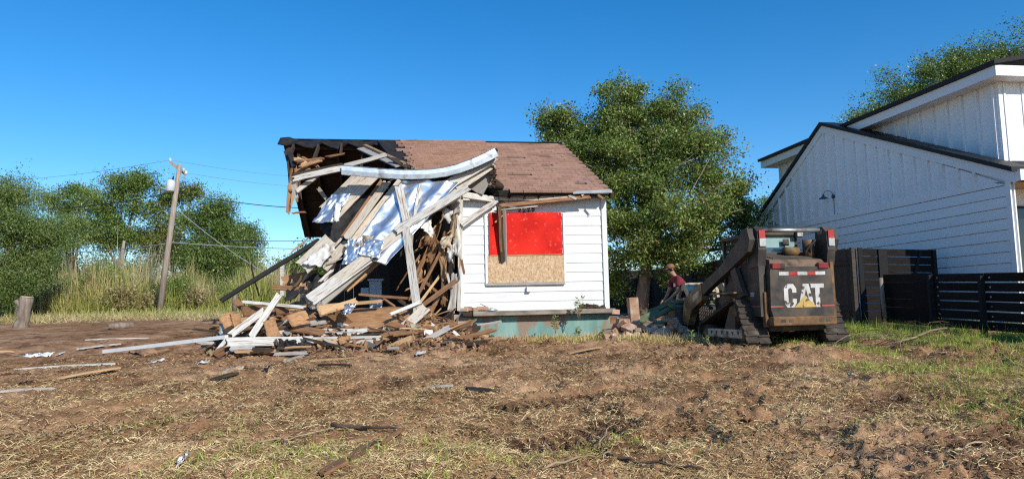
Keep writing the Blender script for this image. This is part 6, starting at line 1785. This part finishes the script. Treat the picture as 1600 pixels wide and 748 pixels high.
for s, sg in (('l', 1), ('r', -1)):
    N.update({f'sh{s}': (-.13, .19 * sg, 1.28, .062), f'el{s}': (-.22 - .02 * sg, .24 * sg, 1.02, .043), f'wr{s}': (-.36, .15 * sg, .86, .029), f'pa{s}': (-.41, .135 * sg, .825, (.022, .042)), f'kn{s}': (-.445, .13 * sg, .80, (.018, .040)),
              f'hi{s}': (.10, .09 * sg, .84, .088), f'ke{s}': (-.02, .12 * sg, .47, .060), f'an{s}': (.07, .12 * sg, .09, .042), f'fo{s}': (-.08, .13 * sg, .045, .036)})
    E += [('chest', f'sh{s}'), (f'sh{s}', f'el{s}'), (f'el{s}', f'wr{s}'), (f'wr{s}', f'pa{s}'), (f'pa{s}', f'kn{s}'), ('pelvis', f'hi{s}'), (f'hi{s}', f'ke{s}'), (f'ke{s}', f'an{s}'), (f'an{s}', f'fo{s}')]
    for k, (dy, L) in enumerate(((-.032, .034), (-.011, .040), (.011, .037), (.031, .029))):
        a, b, c = f'f{k}a{s}', f'f{k}b{s}', f'f{k}c{s}'
        N[a] = (-.455, .13 * sg + dy, .795, .0095); N[b] = (-.455 - L * .7, .13 * sg + dy, .775 - L * .3, .009); N[c] = (-.455 - L * .5, .13 * sg + dy, .745 - L * .5, .008)
        E += [(f'kn{s}', a), (a, b), (b, c)]
    N[f'tha{s}'] = (-.405, .13 * sg - .05 * sg, .81, .011); N[f'thb{s}'] = (-.44, .13 * sg - .058 * sg, .775, .009); E += [(f'pa{s}', f'tha{s}'), (f'tha{s}', f'thb{s}')]
skin('body', N, E, SKIN, 'pelvis')
NS = dict(a=(.115, 0, .84, (.150, .175)), b=(.04, 0, 1.02, (.135, .165)), c=(-.08, 0, 1.22, (.140, .175)), d=(-.185, 0, 1.365, (.080, .09)))
ES = [('a', 'b'), ('b', 'c'), ('c', 'd')]
for s, sg in (('l', 1), ('r', -1)):
    NS.update({f's{s}': (-.14, .21 * sg, 1.29, .092), f'e{s}': (-.20 - .01 * sg, .235 * sg, 1.09, .068)}); ES += [('c', f's{s}'), (f's{s}', f'e{s}')]
skin('shirt', NS, ES, SHIRT, 'a')
NT = dict(p=(.11, 0, .86, (.135, .155))); ET = []
for s, sg in (('l', 1), ('r', -1)):
    NT.update({f'h{s}': (.10, .095 * sg, .78, .105), f'k{s}': (-.02, .12 * sg, .47, .075), f'a{s}': (.06, .12 * sg, .12, .066)}); ET += [('p', f'h{s}'), (f'h{s}', f'k{s}'), (f'k{s}', f'a{s}')]
skin('trousers', NT, ET, JEANS, 'p')
for sg in (1, -1):
    put('boot', MB().bbox(-.18, .11, .075 * sg + .045 * sg - .048, .075 * sg + .045 * sg + .048, 0, .10, .035).mesh(), BOOT, man, PM)
HT = Matrix.Translation((-.262, 0, 1.535)) @ Matrix.Rotation(R(-12), 4, 'Y')
put('cap', MB().tube([(0, 0, -.005), (0, 0, .035), (0, 0, .07), (0, 0, .092), (0, 0, .10)], [.100, .099, .085, .05, .01], 20).prism([(-.09, -.075), (-.14, -.07), (-.185, -.03), (-.19, 0), (-.185, .03), (-.14, .07), (-.09, .075)], -.004, .008, 'z').mesh(), CAPM, man, PM @ HT)
put('hair', MB().tube([(.015, 0, -.06), (.012, 0, -.03), (.006, 0, .0)], [.075, .092, .096], 18).mesh(), HAIR, man, PM @ HT)
for sg in (1, -1):
    put('ear', MB().tube([(.0, .088 * sg, -.035), (.0, .104 * sg, -.03), (.004, .1 * sg, -.02)], [.018, .024, .012], 10).mesh(), SKIN, man, PM @ HT)
    put('eye', MB().tube([(-.082, .032 * sg, -.03), (-.090, .033 * sg, -.03)], [.010, .006], 10).mesh(), HAIR, man, PM @ HT)
put('mouth', MB().box(-.087, -.078, -.02, .02, -.092, -.086).mesh(), material('lips', (.25, .09, .08), None, 5, (1, 1, 1), .6, 0, rand=0), man, PM @ HT)
put('shirt_print', MB().bbox(-.19, -.175, -.05, .06, 1.12, 1.2, .004, None).mesh(), PAPER, man, PM, label='pale print on the shirt front')

# ================================================================== tell look-alikes apart by their place
def _finish_labels():
    ordw = ['first', 'second', 'third', 'fourth', 'fifth', 'sixth', 'seventh', 'eighth', 'ninth', 'tenth', 'eleventh', 'twelfth', 'thirteenth']
    same = {}
    for o in col.objects:
        if o.parent is None and o.get('category'):
            same.setdefault(o['label'], []).append(o)
    for lab, obs in same.items():
        if len(obs) < 2 or len(obs) > len(ordw): continue
        def px(o):
            c = WM[o.name].translation
            if o.type == 'MESH' and len(o.data.vertices):
                c = WM[o.name] @ (sum((v.co for v in o.data.vertices), Vector()) / len(o.data.vertices))
            return c.x / c.y
        obs.sort(key=px)
        for k, o in enumerate(obs):
            o['label'] = lab + (', leftmost' if k == 0 else ', rightmost' if k == len(obs) - 1 else f', {ordw[k]} from left')
_finish_labels()
